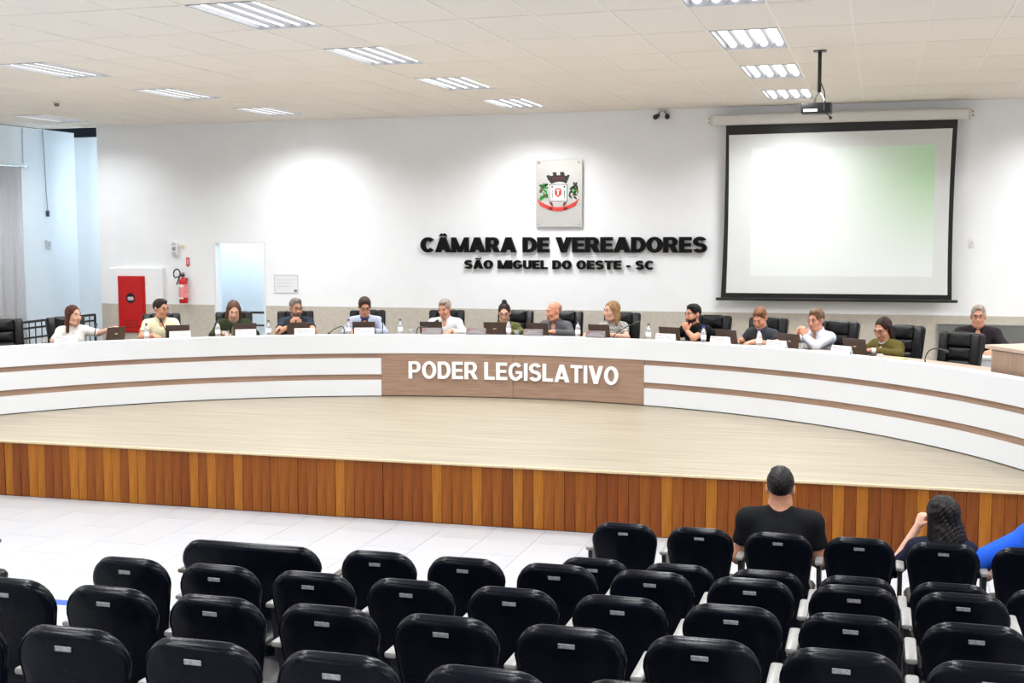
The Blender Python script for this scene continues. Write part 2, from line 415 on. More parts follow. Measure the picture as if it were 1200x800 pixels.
# ---- recessed fluorescent troffers
def make_troffer():
    e = empty('ceiling_light')
    bm = NB(); w, l = TX-.03, TY-.03
    b_box(bm, (-w/2, -l/2, .045), (w/2, l/2, .055))                   # back of the trough
    for s in (-1, 1):
        b_box(bm, (s*w/2-.006, -l/2, -.004), (s*w/2+.006, l/2, .05)); b_box(bm, (-w/2, s*l/2-.006, -.004), (w/2, s*l/2+.006, .05))
    fin(bm, 'housing', M_TROF, e)
    for k in range(4):
        bm = NB(); xk = (k-1.5)*w/4
        A = [bm.verts.new((xk+.036*math.cos(a), -l/2+.03, .042-.03*math.sin(a))) for a in [math.pi*q/8 for q in range(9)]]
        B = [bm.verts.new((v.co.x, l/2-.03, v.co.z)) for v in A]
        for q in range(8): bm.faces.new((A[q], A[q+1], B[q+1], B[q]))
        bm.faces.new(A); bm.faces.new(B[::-1]); bm.faces.new((A[0], B[0], B[8], A[8]))
        fin(bm, 'tube', M_TUBE, e, True)
    for k in range(3):
        bm = NB(); xk = (k-1)*w/4
        b_prism(bm, [(xk-.03, .045), (xk, .0), (xk+.03, .045)], -l/2+.01, l/2-.01)
        fin(bm, 'reflector_ridge', M_TROF, e)
    ld = bpy.data.lights.new('troffer_glow', 'AREA'); ld.shape = 'RECTANGLE'; ld.size = w-.04; ld.size_y = l-.06
    ld.energy = LAMP_W; ld.color = LAMP_COL; ld.spread = LAMP_SPREAD
    lo = bpy.data.objects.new('troffer_glow', ld); link(lo, e); lo.location = (0, 0, -.008)
    return e
tro = make_troffer()
cols_seen = {}
colname = {-19: 'far left column', -13: 'second column from the left', -7: 'middle column above the plaque', -1: 'column beside the projector', 5: 'far right column'}
rowname = {4: 'nearest the back wall', 2: 'second from the back wall', 0: 'third from the back wall', -2: 'fourth from the back wall'}
for n, (x0, y0, j) in enumerate(lights):
    o = tro if n == 0 else copy_tree(tro)
    o.location = (x0+TX/2, y0+TY/2, CEIL)
    ci = round((x0-GX0)/TX)
    lab = 'recessed tube ceiling light, %s, %s' % (colname.get(ci, 'side column'), rowname.get(j, ORD[2-j//2] + ' from the back wall') if True else '')
    o['_col'] = ci
    tag(o, lab, 'ceiling light', 'recessed fluorescent ceiling lights')

for o in [q for q in COL.objects if '_col' in q.keys()]:      # the column over the passage burns weaker
    if o['_col'] == -19:
        for ch in o.children:
            if ch.type == 'LIGHT': ch.data = ch.data.copy(); ch.data.energy = LAMP_W*.6
    del o['_col']

# ---- added unseen lamps behind the wall, in place of the passage daylight
for x, n in ((-11.55, 'nearer the open left end'), (-8.7, 'past the doorway')):
    e = empty('added_passage_light', (x, 18.24, 3.6), 0, 'added unseen light in place of daylight in the passage, %s' % n, 'added light')
    bm = NB(); b_box(bm, (-.6, -.085, -.05), (.6, -.03, .05), .01); fin(bm, 'housing', M_OFFW, e)
    bm = NB(); b_cyl(bm, (-.57, .0, 0), (.57, .0, 0), .022); fin(bm, 'tube', mat('added_cool_tube', (.8, .93, 1, 1), .5, emit=3), e, True)
    ld = bpy.data.lights.new('added_passage_glow', 'AREA'); ld.shape = 'RECTANGLE'; ld.size = 1.1; ld.size_y = .06; ld.energy = 34 if x < -10 else 78; ld.color = COOL_COL
    lo = bpy.data.objects.new('added_passage_glow', ld); link(lo, e); lo.location = (0, .03, 0); lo.rotation_euler = (math.radians(90), 0, 0)
# ================================================================== CURVED COUNCIL DESK
desk = empty('council_desk', polar(RD, 0, 0), 0, 'long curved white and wood council desk lettered PODER LEGISLATIVO on the stage', 'desk')
def dpart(name, bm, m, smooth=True):
    bmesh.ops.translate(bm, verts=bm.verts, vec=-desk.location)
    return fin(bm, name, m, desk, smooth)
T0, T1 = -66, 66
PC0, PC1 = -15.33, 15.67
bm = NB(); b_arc(bm, RD+.012, RD+.05, .02, .765, T0, T1); dpart('carcass', bm, M_DWOOD)
bm = NB(); b_arc(bm, RD+.03, RD+.06, 0, .02, T0, T1); dpart('plinth', bm, M_BLACK)
bm = NB(); b_arc(bm, RD-.012, RD+.012, .567, .79, T0, T1); dpart('top_band', bm, M_DWHITE)
for a, b in ((T0, PC0), (PC1, T1)):
    bm = NB(); b_arc(bm, RD-.006, RD+.012, .292, .503, a, b); dpart('white_band', bm, M_DWHITE)
    bm = NB(); b_arc(bm, RD-.006, RD+.012, .012, .219, a, b); dpart('white_band', bm, M_DWHITE)
for a, b in ((PC0+.03, .02), (.08, PC1-.03)):
    bm = NB(); b_arc(bm, RD, RD+.012, .012, .565, a, b); dpart('centre_panel', bm, M_DWOOD)
bm = NB(); b_arc(bm, RD-.012, RD+.17, .7905, .806, T0, T1); dpart('ledge', bm, M_DWHITE)
bm = NB(); b_arc(bm, RD+.05, 7.2, .735, .76, T0, 54.3); dpart('worktop', bm, M_TOPW)
DTOP = .76
LEDGE = .806
for t in range(-60, 51, 10):
    bm = NB(); b_arc(bm, RD+.06, 7.15, .0, .734, t-.15, t+.15); dpart('support_panel', bm, M_DWHITE)

# lettering on the centre panel
LETTER_NAME = {'Â': 'a_circumflex', 'Ã': 'a_tilde', '-': 'dash'}
def lettering(text, total, height, parent, place, depth, m, gap=.07, space=.36, sx=.27, sy=.21):
    """raised capitals, one object each, fitted to a total width"""
    items, x = [], 0.0
    for ch in text:
        if ch == ' ': x += space; continue
        P, w = glyph(ch, sx, sy); items.append((ch, P, x, w)); x += w+gap
    kx = total/(x-gap)
    for ch, P, x, w in items:
        bm = NB()
        for q, poly in enumerate(P): b_prism(bm, [((px-w/2)*kx, pz*height) for px, pz in poly], -depth/2-.00035*(q % 7), depth/2)
        o = fin(bm, 'letter_' + LETTER_NAME.get(ch, ch.lower()), m, parent)
        place(o, (x+w/2)*kx)
ta, tb = math.radians(-12.16), math.radians(12.6)
def place_desk(o, s):
    th = math.degrees(ta) + math.degrees(s/RD); p = polar(RD-.012, th, .238)
    o.location = p - desk.location; o.rotation_euler = (0, 0, -math.radians(th))
lettering('PODER LEGISLATIVO', (tb-ta)*RD, .224, desk, place_desk, .022, M_LETW, .10, .34, .23, .17)

# raised wooden stand at the right end of the desk
lect = empty('wooden_lectern', polar(6.95, 61, 0), -math.radians(61), 'raised wooden speaker stand behind the right end of the curved desk', 'lectern')
def lpart(name, lo, hi, m, bev=.004):
    bm = NB(); b_box(bm, lo, hi, bev, 1); return fin(bm, name, m, lect, True)
lpart('front_panel', (-.74, -.20, .0), (.7, -.17, 1.0), M_VWOOD)
lpart('side_panel', (-.74, -.168, .0), (-.71, .25, 1.0), M_VWOOD); lpart('side_panel', (.67, -.168, .0), (.7, .25, 1.0), M_VWOOD)
lpart('shelf', (-.708, -.168, .55), (.668, .25, .575), M_VWOOD)
lpart('top', (-.82, -.22, 1.002), (.74, .30, 1.04), M_TOPW, .006)
# ================================================================== THINGS ON THE WALLS AND CEILING
# ---- lettering on the back wall
sgn = empty('wall_lettering', (-4.51, YW, 2.41), 0, 'black raised letters CÂMARA DE VEREADORES on the white back wall', 'sign')
def place_w(x0, z):
    def f(o, s): o.location = (x0+s-sgn.location.x, -.03, z-sgn.location.z)
    return f
lettering('CÂMARA DE VEREADORES', 4.315, .222, sgn, place_w(-6.667, 2.41), .05, M_LETB, .035, .34, .285, .22)
sgn2 = empty('wall_lettering', (-4.54, YW, 2.165), 0, 'smaller black raised letters SÃO MIGUEL DO OESTE - SC under the large wall lettering', 'sign')
def place_w2(o, s): o.location = (-5.975+s-sgn2.location.x, -.025, 0)
lettering('SÃO MIGUEL DO OESTE - SC', 2.87, .128, sgn2, place_w2, .04, M_LETB, .08, .40, .285, .22)

# ---- steel plate with the coat of arms
PX, PZ = -4.51, 3.265
pl = empty('coat_of_arms_plate', (PX, YW, PZ), 0, 'brushed steel plate with a painted coat of arms above the wall lettering', 'plaque')
bm = NB(); b_box(bm, (-.347, -.045, -.487), (.347, -.037, .487), .002, 1); fin(bm, 'plate', M_STEEL, pl)
for sx in (-1, 1):
    for sz in (-1, 1):
        bm = NB(); b_cyl(bm, (sx*.3, -.037, sz*.45), (sx*.3, 0, sz*.45), .011); b_cyl(bm, (sx*.3, -.052, sz*.45), (sx*.3, -.045, sz*.45), .014); fin(bm, 'stand_off', M_CHROME, pl, True)
def E(px, py): return ((px-406)*.00179, (415-py)*.00174)
def flat(name, pts, m, d=.006, y=-.045):
    bm = NB(); b_prism(bm, [E(*q) for q in pts], y-d, y); return fin(bm, name, m, pl)
M_CROWN = mat('dark_crown', rgb(40, 36, 40), .5, var=.25, scale=60)
M_LEAFG = mat('emblem_leaf_green', rgb(40, 140, 50), .5, var=.15, scale=40)
M_LEAFD = mat('emblem_dark_leaf', rgb(30, 52, 34), .5, var=.15, scale=40)
M_RIB = mat('emblem_ribbon_red', rgb(205, 60, 50), .5, var=.08, scale=30)
M_RIBD = mat('emblem_ribbon_fold', rgb(110, 24, 24), .5)
M_SHW = mat('emblem_white', rgb(246, 244, 240), .5, var=.01)
# mural crown: curved foot, five flared towers
foot = [(342, 332), (375, 318), (406, 314), (437, 318), (468, 332)]
crown = foot + [(482, 300), (497, 262), (478, 258), (474, 268), (455, 266), (452, 250), (445, 236), (416, 236), (414, 250), (420, 252), (418, 262), (388, 262), (386, 252), (384, 236), (352, 238), (354, 250), (358, 252), (356, 264), (330, 268), (326, 258), (300, 264), (316, 300)]
flat('crown', crown, M_CROWN, .009)
for q in range(4): flat('crown_window', [(350+q*28, 280), (368+q*28, 280), (368+q*28, 297), (350+q*28, 297)], M_RIBD, .003, -.0541)
flat('shield_border', [(326, 338), (477, 338), (477, 480), (326, 480)], M_CROWN, .004)
flat('shield', [(331, 343), (472, 343), (472, 475), (331, 475)], M_SHW, .004, -.0492)
for sx in (350, 453):
    flat('shield_charge', [(sx-10, 352), (sx+10, 352), (sx+6, 366), (sx-6, 366)], M_LEAFD, .003, -.0533)
    flat('shield_stripe', [(sx-3, 385), (sx+3, 385), (sx+3, 455), (sx-3, 455)], M_LEAFD, .002, -.0533)
flat('small_shield', [(378, 370), (422, 370), (430, 392), (426, 425), (400, 447), (374, 425), (370, 392)], M_RIB, .005, -.0533)
flat('small_shield_charge', [(384, 382), (416, 382), (416, 390), (405, 391), (406, 428), (394, 428), (395, 391), (384, 390)], M_SHW, .002, -.0584)
rl = random.Random(3)
for side in (-1, 1):
    for q in range(22):
        u = rl.random(); v = rl.random()
        cxp = 406 + side*(92+u*66); cyp = 338 + v*118
        a = rl.random()*math.pi; L_ = 17+rl.random()*6; w_ = 8.5
        pts = []
        for k in range(8):
            t = 2*math.pi*k/8; ex, ey = L_*math.cos(t), w_*math.sin(t)*(1-.3*math.cos(t))
            pts.append((cxp+ex*math.cos(a)-ey*math.sin(a), cyp+ex*math.sin(a)+ey*math.cos(a)))
        flat('leaf', pts, M_LEAFG if (side < 0 and q % 3) or q % 4 == 0 else M_LEAFD, .003+.0008*(q % 5), -.0451)
    for q in range(4):
        cxp = 406+side*(100+14*q); bm = NB(); ex, ez = E(cxp, 445-18*q); b_sphere(bm, (ex, -.0520, ez), .011, 8, 6); fin(bm, 'berry', M_RIB if q % 2 else M_LEAFD, pl, True)
def arcpts(x0, x1, top, sag, n=10): return [(x0+(x1-x0)*k/n, top+sag*(1-((k/n)*2-1)**2)) for k in range(n+1)]
up = [(x, 462+66*(1-((x-398)/175.0)**2)) for x in range(223, 574, 25)]
lo_ = [(x, y+34) for x, y in up]
flat('ribbon', [(222, 455)] + up[1:-1] + [(573, 458), (556, 490)] + lo_[-2:0:-1] + [(236, 490)], M_RIB, .008, -.0492)
for sx in (-1, 1):
    flat('ribbon_fold', [(398+sx*48, 520), (398+sx*76, 486), (398+sx*52, 486), (398+sx*40, 512)][::-1 if sx > 0 else 1], M_RIBD, .004, -.0573)
    flat('ribbon_fold', [(398+sx*50, 528), (398+sx*84, 532), (398+sx*66, 552), (398+sx*44, 548)][::-1 if sx > 0 else 1], M_RIBD, .004, -.0573)

# ---- projection screen
YS = 17.84
scr = empty('projection_screen', (-.59, YS, 1.745), 0, 'pull-down projection screen with black border showing a pale green picture', 'projection screen')
def local_prism(name, poly, y0, y1, m):
    bm = NB(); b_prism(bm, [(x+.59, z-1.745) for x, z in poly], y0, y1); return fin(bm, name, m, scr)
n = 14
def side(x0, x1, dx, z0, z1): return [(x0+(x1-x0)*k/n + dx*4*(k/n)*(1-k/n), z0+(z1-z0)*k/n) for k in range(n+1)]
L_ = side(-2.135, -2.088, .015, 1.785, 4.2); R_ = side(.938, .958, -.02, 1.785, 4.2)
local_prism('black_border', L_[::-1] + R_, 0, .004, M_BLACK)
m = bpy.data.materials.new('projected_picture'); m.use_nodes = True; nt = m.node_tree; N = nt.nodes; K = nt.links
b = N['Principled BSDF']; b.inputs['Roughness'].default_value = .7
tc = N.new('ShaderNodeTexCoord'); sp = N.new('ShaderNodeSeparateXYZ'); K.new(tc.outputs['Object'], sp.inputs[0])
def mrange(src, a, b2, c=0, d=1):
    q = N.new('ShaderNodeMapRange'); q.inputs[1].default_value = a; q.inputs[2].default_value = b2; q.inputs[3].default_value = c; q.inputs[4].default_value = d; K.new(src, q.inputs[0]); return q.outputs[0]
def mth(op, a, b2):
    q = N.new('ShaderNodeMath'); q.operation = op; K.new(a, q.inputs[0])
    if isinstance(b2, float): q.inputs[1].default_value = b2
    else: K.new(b2, q.inputs[1])
    return q.outputs[0]
X_, Z_ = sp.outputs['X'], sp.outputs['Z']
inx = mth('MULTIPLY', mrange(X_, -1.15, -1.14), mrange(X_, 1.265, 1.275, 1, 0)); inz = mth('MULTIPLY', mrange(Z_, .34, .35), mrange(Z_, 2.10, 2.11, 1, 0))
inside = mth('MULTIPLY', inx, inz)
gx = mth('POWER', mrange(X_, -.25, 1.27), 1.2); gz = mrange(Z_, .5, 1.6)
g = mth('MULTIPLY', mth('MULTIPLY', gx, gz), inside)
mixc = N.new('ShaderNodeMixRGB'); mixc.inputs[1].default_value = rgb(214, 217, 216); mixc.inputs[2].default_value = rgb(176, 208, 172); K.new(g, mixc.inputs[0])
K.new(mixc.outputs[0], b.inputs['Base Color'])
# the beamer's own light on the cloth
mix2 = N.new('ShaderNodeMixRGB'); mix2.inputs[1].default_value = (.9, 1, .97, 1); mix2.inputs[2].default_value = (.55, .9, .5, 1); K.new(g, mix2.inputs[0])
K.new(mix2.outputs[0], b.inputs['Emission Color']); K.new(mth('MULTIPLY', inside, .06), b.inputs['Emission Strength'])
L2 = side(-2.062, -2.046, .012, 1.85, 4.04); R2 = side(.882, .893, -.016, 1.85, 4.06)
local_prism('screen_cloth', L2[::-1] + R2, -.004, 0, m)
bm = NB(); b_box(bm, (-1.615, -.02, 0), (1.605, .02, .04), .012, 2); fin(bm, 'bottom_bar', M_BLACK, scr, True)
bm = NB(); b_box(bm, (-1.69, -.07, 2.43), (1.69, .10, 2.575), .035, 3); fin(bm, 'casing', M_OFFW, scr, True)
for s in (-1, 1):
    bm = NB(); b_box(bm, (s*1.705-.015, -.06, 2.44), (s*1.705+.015, .09, 2.565), .01, 2); fin(bm, 'end_cap', M_OFFW, scr, True)
    for dz in (2.475, 2.53):
        bm = NB(); b_cyl(bm, (s*1.72, 0, dz), (s*1.735, 0, dz), .012); fin(bm, 'screw', M_BLACK, scr)
    bm = NB(); b_box(bm, (s*1.2-.05, .085, 2.50), (s*1.2+.05, .15, 2.54)); fin(bm, 'wall_bracket', M_OFFW, scr)

# ---- ceiling projector on a pole
pj = empty('ceiling_projector', (-.59, 12.6, CEIL), 0, 'small black projector hanging from a pole under the ceiling', 'projector')
bm = NB(); b_box(bm, (-.06, -.06, -.016), (.06, .06, -.011)); b_cyl(bm, (0, 0, -.011), (0, 0, -.4), .018); fin(bm, 'pole', M_BLACKM, pj, True)
bm = NB()
for dx, dy in ((-.05, -.05), (.06, -.05), (-.05, .05), (.06, .05)): b_tube(bm, [(0, 0, -.39), (dx*.6, dy*.6, -.44), (dx, dy, -.50)], .007, 6)
fin(bm, 'bracket', M_CHROME, pj, True)
bm = NB(); b_box(bm, (-.165, -.12, -.605), (.12, .12, -.505), .012, 2); fin(bm, 'body', M_BLACK, pj, True)
bm = NB(); b_cyl(bm, (.05, .12, -.55), (.05, .15, -.55), .035); fin(bm, 'lens', M_CHROME, pj, True)
bm = NB(); b_box(bm, (-.14, -.122, -.59), (-.01, -.1205, -.565)); fin(bm, 'label_strip', M_PLW, pj)
bm = NB(); b_tube(bm, [(.01, -.02, -.30), (.05, -.06, -.40), (.06, -.13, -.50), (.05, -.14, -.58), (.11, -.14, -.65)], .006, 6); fin(bm, 'cable', M_BLACK, pj, True)
bm = NB(); b_cyl(bm, (.105, -.14, -.645), (.125, -.14, -.665), .014); fin(bm, 'cable_plug', M_BLACK, pj)

# ---- pair of small cameras under the ceiling
cc = empty('twin_spot_lamp', (-3.0, YW-.02, CEIL-.02), 0, 'pair of small black spot heads under the ceiling beside the screen', 'spotlight')
bm = NB(); b_box(bm, (-.05, -.06, -.02), (.05, .02, .0), .004, 1); fin(bm, 'mount', M_OFFW, cc, True)
for s in (-1, 1):
    bm = NB(); b_tube(bm, [(s*.03, -.03, -.02), (s*.06, -.035, -.06)], .006, 6); b_cyl(bm, (s*.065, -.0, -.075), (s*.085, -.12, -.105), .03, .036, 12); fin(bm, 'head', M_BLACK, cc, True)

# ---- hydrant cabinet
hy = empty('hydrant_cabinet', (-11.65, YW-.076, S), 0, 'red fire hydrant cabinet with a round black sticker on the wall pier', 'hydrant cabinet')
bm = NB(); b_box(bm, (-.245, -.02, .52), (.245, 0, 1.44)); fin(bm, 'frame', M_RED, hy)
bm = NB(); b_box(bm, (-.225, -.035, .54), (.225, -.02, 1.42), .004, 1); door = fin(bm, 'door', M_RED, hy)
bm = NB(); b_cyl(bm, (-.005, -.035, 1.08), (-.005, -.037, 1.08), .082, n=28); fin(bm, 'sticker', M_BLACK, hy)
for q, w in ((.02, .05), (0, .06), (-.02, .05)):
    bm = NB(); b_box(bm, (-.005-w, -.0385, 1.075+q-.006), (-.005+w, -.0371, 1.075+q+.006)); fin(bm, 'sticker_print', M_PLW, hy)
for q in range(4):
    bm = NB(); b_box(bm, (-.12, -.0365, .60+q*.035), (.12, -.0352, .612+q*.035)); fin(bm, 'vent_slot', mat('dark_red_slot', rgb(120, 8, 8), .5), hy)
# ---- extinguisher
ex = empty('fire_extinguisher', (-10.70, YW-.09, 1.59), 0, 'red fire extinguisher with a black hose hanging on the back wall', 'fire extinguisher')
bm = NB(); b_lathe(bm, [(0, 0), (.06, 0), (.068, .012), (.068, .34), (.06, .375), (.03, .40), (.022, .43), (0, .43)], 20); cyl_ = fin(bm, 'cylinder', M_RED, ex, True)
bm = NB(); b_lathe(bm, [(.0687, .09), (.0695, .095), (.0695, .30), (.0687, .305)], 20); fin(bm, 'label_band', mat('extinguisher_label', rgb(214, 50, 50), .4, var=.25, scale=70, c2=rgb(240, 200, 200)), ex, True)
bm = NB(); b_box(bm, (-.05, -.0715, .26), (.04, -.068, .30)); b_box(bm, (-.04, -.0715, .07), (.04, -.068, .09)); fin(bm, 'label_white', M_PLW, ex)
bm = NB(); b_box(bm, (-.02, -.03, .43), (.02, .03, .46), .005, 1); b_box(bm, (-.015, -.09, .455), (.015, .03, .468)); b_box(bm, (-.015, -.085, .475), (.015, .03, .487)); fin(bm, 'valve', M_BLACK, ex, True)
bm = NB(); pts = [(-.02, -.02, .445)] + [(-.09-.06*math.cos(t), -.03, .47+.075*math.sin(t)) for t in [math.radians(a) for a in range(-60, 250, 24)]] + [(-.085, -.05, .30)]
b_tube(bm, pts[::-1] if False else pts, .011, 8); fin(bm, 'hose', M_BLACK, ex, True)
bm = NB(); b_box(bm, (-.03, .04, .33), (.03, .09, .40)); fin(bm, 'wall_hook', M_BLACKM, ex)
sg = empty('arrow_sign', (-10.655, YW, 2.16), 0, 'small red downward arrow sign above the fire extinguisher', 'sign')
bm = NB(); b_prism(bm, [(-.03, .16), (-.03, .05), (-.042, .05), (0, 0), (.042, .05), (.03, .05), (.03, .16)], -.006, 0); fin(bm, 'sign_plate', M_RED2, sg)
bm = NB(); b_box(bm, (-.012, -.0075, .05), (.012, -.0061, .14)); fin(bm, 'sign_print', mat('pale_print', rgb(230, 190, 190), .5, var=.3, scale=120), sg)
# ---- emergency light and its tag
em = empty('emergency_light', (-10.87, YW, 2.35), 0, 'small white emergency light on the back wall above the extinguisher', 'emergency light')
bm = NB(); b_box(bm, (-.045, -.06, 0), (.045, 0, .22), .01, 2); fin(bm, 'case', M_PLW, em, True)
for z in (.035, .185):
    bm = NB(); b_box(bm, (-.036, -.07, z-.022), (.036, -.06, z+.022), .006, 1); fin(bm, 'lens', mat('frosted_lens', rgb(205, 207, 210), .2), em, True)
bm = NB(); b_box(bm, (-.03, -.064, .08), (.03, -.061, .14)); fin(bm, 'louvre', mat('grey_louvre', rgb(150, 150, 152), .4), em)
bm = NB(); b_box(bm, (.085, -.01, .12), (.165, 0, .17), .002, 1); o = fin(bm, 'wall_tag', mat('cream_tag', rgb(225, 222, 195), .5), None); o.location = em.location; tag(o, 'small cream plastic tag beside the emergency light', 'tag')
# ---- notice in a clear sleeve
nt_ = empty('wall_notice', (-8.93, YW, 1.91), 0, 'white paper notice in a clear sleeve on the wall right of the doorway', 'notice')
bm = NB(); b_box(bm, (-.2, -.004, -.14), (.2, 0, .14)); fin(bm, 'sheet', mat('notice_paper', rgb(228, 229, 234), .4, var=.01), nt_)
for s in (-1, 1):
    bm = NB(); b_box(bm, (s*.2-.004, -.008, -.144), (s*.2+.004, 0, .144)); fin(bm, 'sleeve_edge', mat('clear_edge', rgb(200, 202, 210), .2), nt_)
    bm = NB(); b_box(bm, (-.196, -.008, s*.14-.004), (.196, 0, s*.14+.004)); fin(bm, 'sleeve_edge', MATS['clear_edge'], nt_)
for q in range(3):
    bm = NB(); b_box(bm, (-.16, -.0052, .06-q*.05), (.12-.03*q, -.0041, .066-q*.05)); fin(bm, 'printed_line', mat('pale_grey_print', rgb(190, 192, 204), .5), nt_)
bm = NB(); b_box(bm, (.135, -.006, -.125), (.185, -.0041, -.09)); fin(bm, 'stamp', mat('notice_stamp', rgb(90, 94, 120), .5), nt_)
# ---- switch plate right of the screen
sw = empty('switch_plate', (1.184, YW, 2.54), 0, 'small white switch plate on the wall right of the screen', 'switch')
bm = NB(); b_box(bm, (-.04, -.01, -.06), (.04, 0, .06), .003, 1); fin(bm, 'plate', M_PLW, sw, True)
bm = NB(); b_box(bm, (-.018, -.015, -.03), (.018, -.01, .03), .002, 1); fin(bm, 'rocker', M_OFFW, sw, True)
# ---- dark panel low on the wall at the right
dp = empty('dark_wall_panel', (2.3, YW-.006, S+.2), 0, 'dark grey panel low on the wall behind the man at the right', 'panel')
bm = NB(); b_box(bm, (-1.52, -.02, 0), (1.5, 0, .66), .003, 1); fin(bm, 'sheet', M_PANEL, dp)
bm = NB(); b_box(bm, (-1.54, -.026, .66), (1.52, 0, .675)); b_box(bm, (-1.54, -.026, 0), (-1.52, 0, .66)); fin(bm, 'edge_frame', mat('pale_metal_edge', rgb(170, 170, 168), .3, .5), dp)
# ---- smoke sensor
ss = empty('ceiling_sensor', (-10.4, 14.4, CEIL-.010), 0, 'small round sensor on the ceiling near the left wall', 'sensor')
bm = NB(); b_lathe(bm, [(0, 0), (.05, 0), (.05, -.02), (0, -.02)], 14); fin(bm, 'base', M_OFFW, ss, True)
bm = NB(); b_lathe(bm, [(.034, -.02), (.034, -.045), (.02, -.06), (0, -.062)], 14); fin(bm, 'dome', mat('sensor_dome', rgb(120, 112, 104), .4), ss, True)

# ---- left wall: curtain on its rod, loose cable, socket box
cu = empty('grey_curtain', (XL+.09, 17.44, 0), 0, 'grey curtain hanging from a rod on the left wall', 'curtain')
bm = NB(); rows_ = []
for i in range(81):
    y = -2.4*i/80; dx = .035*math.sin(i*.72)+.012*math.sin(i*1.9); rows_.append([bm.verts.new((dx*(.8+.2*k), y*(1+.01*k), 3.77-k*3.15)) for k in (0, .33, .66, 1)])
for A, B in zip(rows_, rows_[1:]):
    for k in range(3): bm.faces.new((A[k], B[k], B[k+1], A[k+1]))
bmesh.ops.solidify(bm, geom=bm.faces[:], thickness=.005)
fin(bm, 'cloth', M_CURT, cu, 'all')
rd = empty('curtain_rod', (XL, 17.5, 3.79), 0, 'thin pale curtain rod fixed to the left wall', 'curtain rod')
bm = NB(); b_cyl(bm, (.09, .1, 0), (.09, -2.6, 0), .013); fin(bm, 'rod', M_CHROME, rd, True)
bm = NB(); b_sphere(bm, (.09, .11, 0), .022); fin(bm, 'finial', M_CHROME, rd, True)
for y in (.04, -1.2): 
    bm = NB(); b_box(bm, (0, y-.012, -.02), (.09, y+.012, .02)); fin(bm, 'bracket', M_CHROME, rd)
for q in range(8):
    bm = NB(); b_tube(bm, [(.09+.02*math.cos(t), -.08-q*.3, .02*math.sin(t)) for t in [2*math.pi*k/8 for k in range(9)]], .003, 5); fin(bm, 'ring', M_CHROME, rd)
cb = empty('hanging_cable', (XL+.02, 18.12, 4.42), 0, 'thin cable with a plug hanging down the left wall', 'cable')
bm = NB(); b_tube(bm, [(0, 0, 0), (.005, .02, -.5), (0, .04, -1.0), (.01, .05, -1.33)], .006, 6); fin(bm, 'cord', mat('grey_cord', rgb(140, 146, 154), .5), cb, True)
bm = NB(); b_box(bm, (-.01, .03, -1.43), (.03, .075, -1.33), .006, 1); fin(bm, 'plug', mat('dark_plug', rgb(60, 64, 72), .5), cb, True)
c2 = empty('surface_socket', (XL, 18.17, 2.53), 0, 'small surface socket box on the left wall below the hanging cable', 'socket')
bm = NB(); b_box(bm, (0, -.06, -.07), (.04, .06, .07), .006, 1); fin(bm, 'box', mat('pale_socket', rgb(196, 202, 208), .4), c2, True)
bm = NB(); b_box(bm, (.04, -.03, -.03), (.046, .03, .03), .003, 1); fin(bm, 'outlet', mat('pale_outlet', rgb(170, 176, 184), .4), c2, True)
c3 = empty('wall_conduit', (XL, 17.62, 3.8), 0, 'thin vertical conduit above the curtain rod on the left wall', 'conduit')
bm = NB(); b_box(bm, (0, -.012, .05), (.016, .012, .61), .003, 1); fin(bm, 'duct', M_BLUEW, c3, True)

# ---- black metal railing beside the ramp at the left
def railing(name, pts, zs, label, post_step, zfoot):
    e = empty(name, (pts[0][0], pts[0][1], S), 0, label, 'railing')
    o = Vector((pts[0][0], pts[0][1], S))
    P = [Vector((p[0], p[1], S)) - o for p in pts]
    for z in zs:
        bm = NB(); b_tube(bm, [p+Vector((0, 0, z)) for p in P], .02 if z == zs[0] else .016, 8); fin(bm, 'rail', M_BLACKM, e, True)
    for a, b2 in zip(P, P[1:]):
        nn = max(1, int((b2-a).length/post_step))
        for k in range(nn+1):
            if a is not P[0] and k == 0: continue
            q = a.lerp(b2, k/nn); big = k in (0, nn)
            bm = NB(); b_cyl(bm, q+Vector((0, 0, 0 if big else zfoot)), q+Vector((0, 0, zs[0])), .02 if big else .009, n=8); fin(bm, 'post' if big else 'baluster', M_BLACKM, e, True)
    return e
railing('ramp_railing', [(-12.36, 17.93), (-12.36, 16.7), (-12.36, 14.6)], [.80, .705, .555, .2], 'black metal railing behind the woman in white at the left', .15, .2)
railing('passage_railing', [(-10.15, 18.6), (-9.15, 18.6)], [.83, .62, .2], 'black metal railing seen through the doorway', .95, .2)
# ---- blue tape on the floor
tp = NB(); b_box(tp, (-8.2, 7.79, 0), (-4.9, 7.9, .0015)); o = fin(tp, 'floor_tape', M_TAPE); tag(o, 'blue tape line on the white floor at the left', 'floor tape')
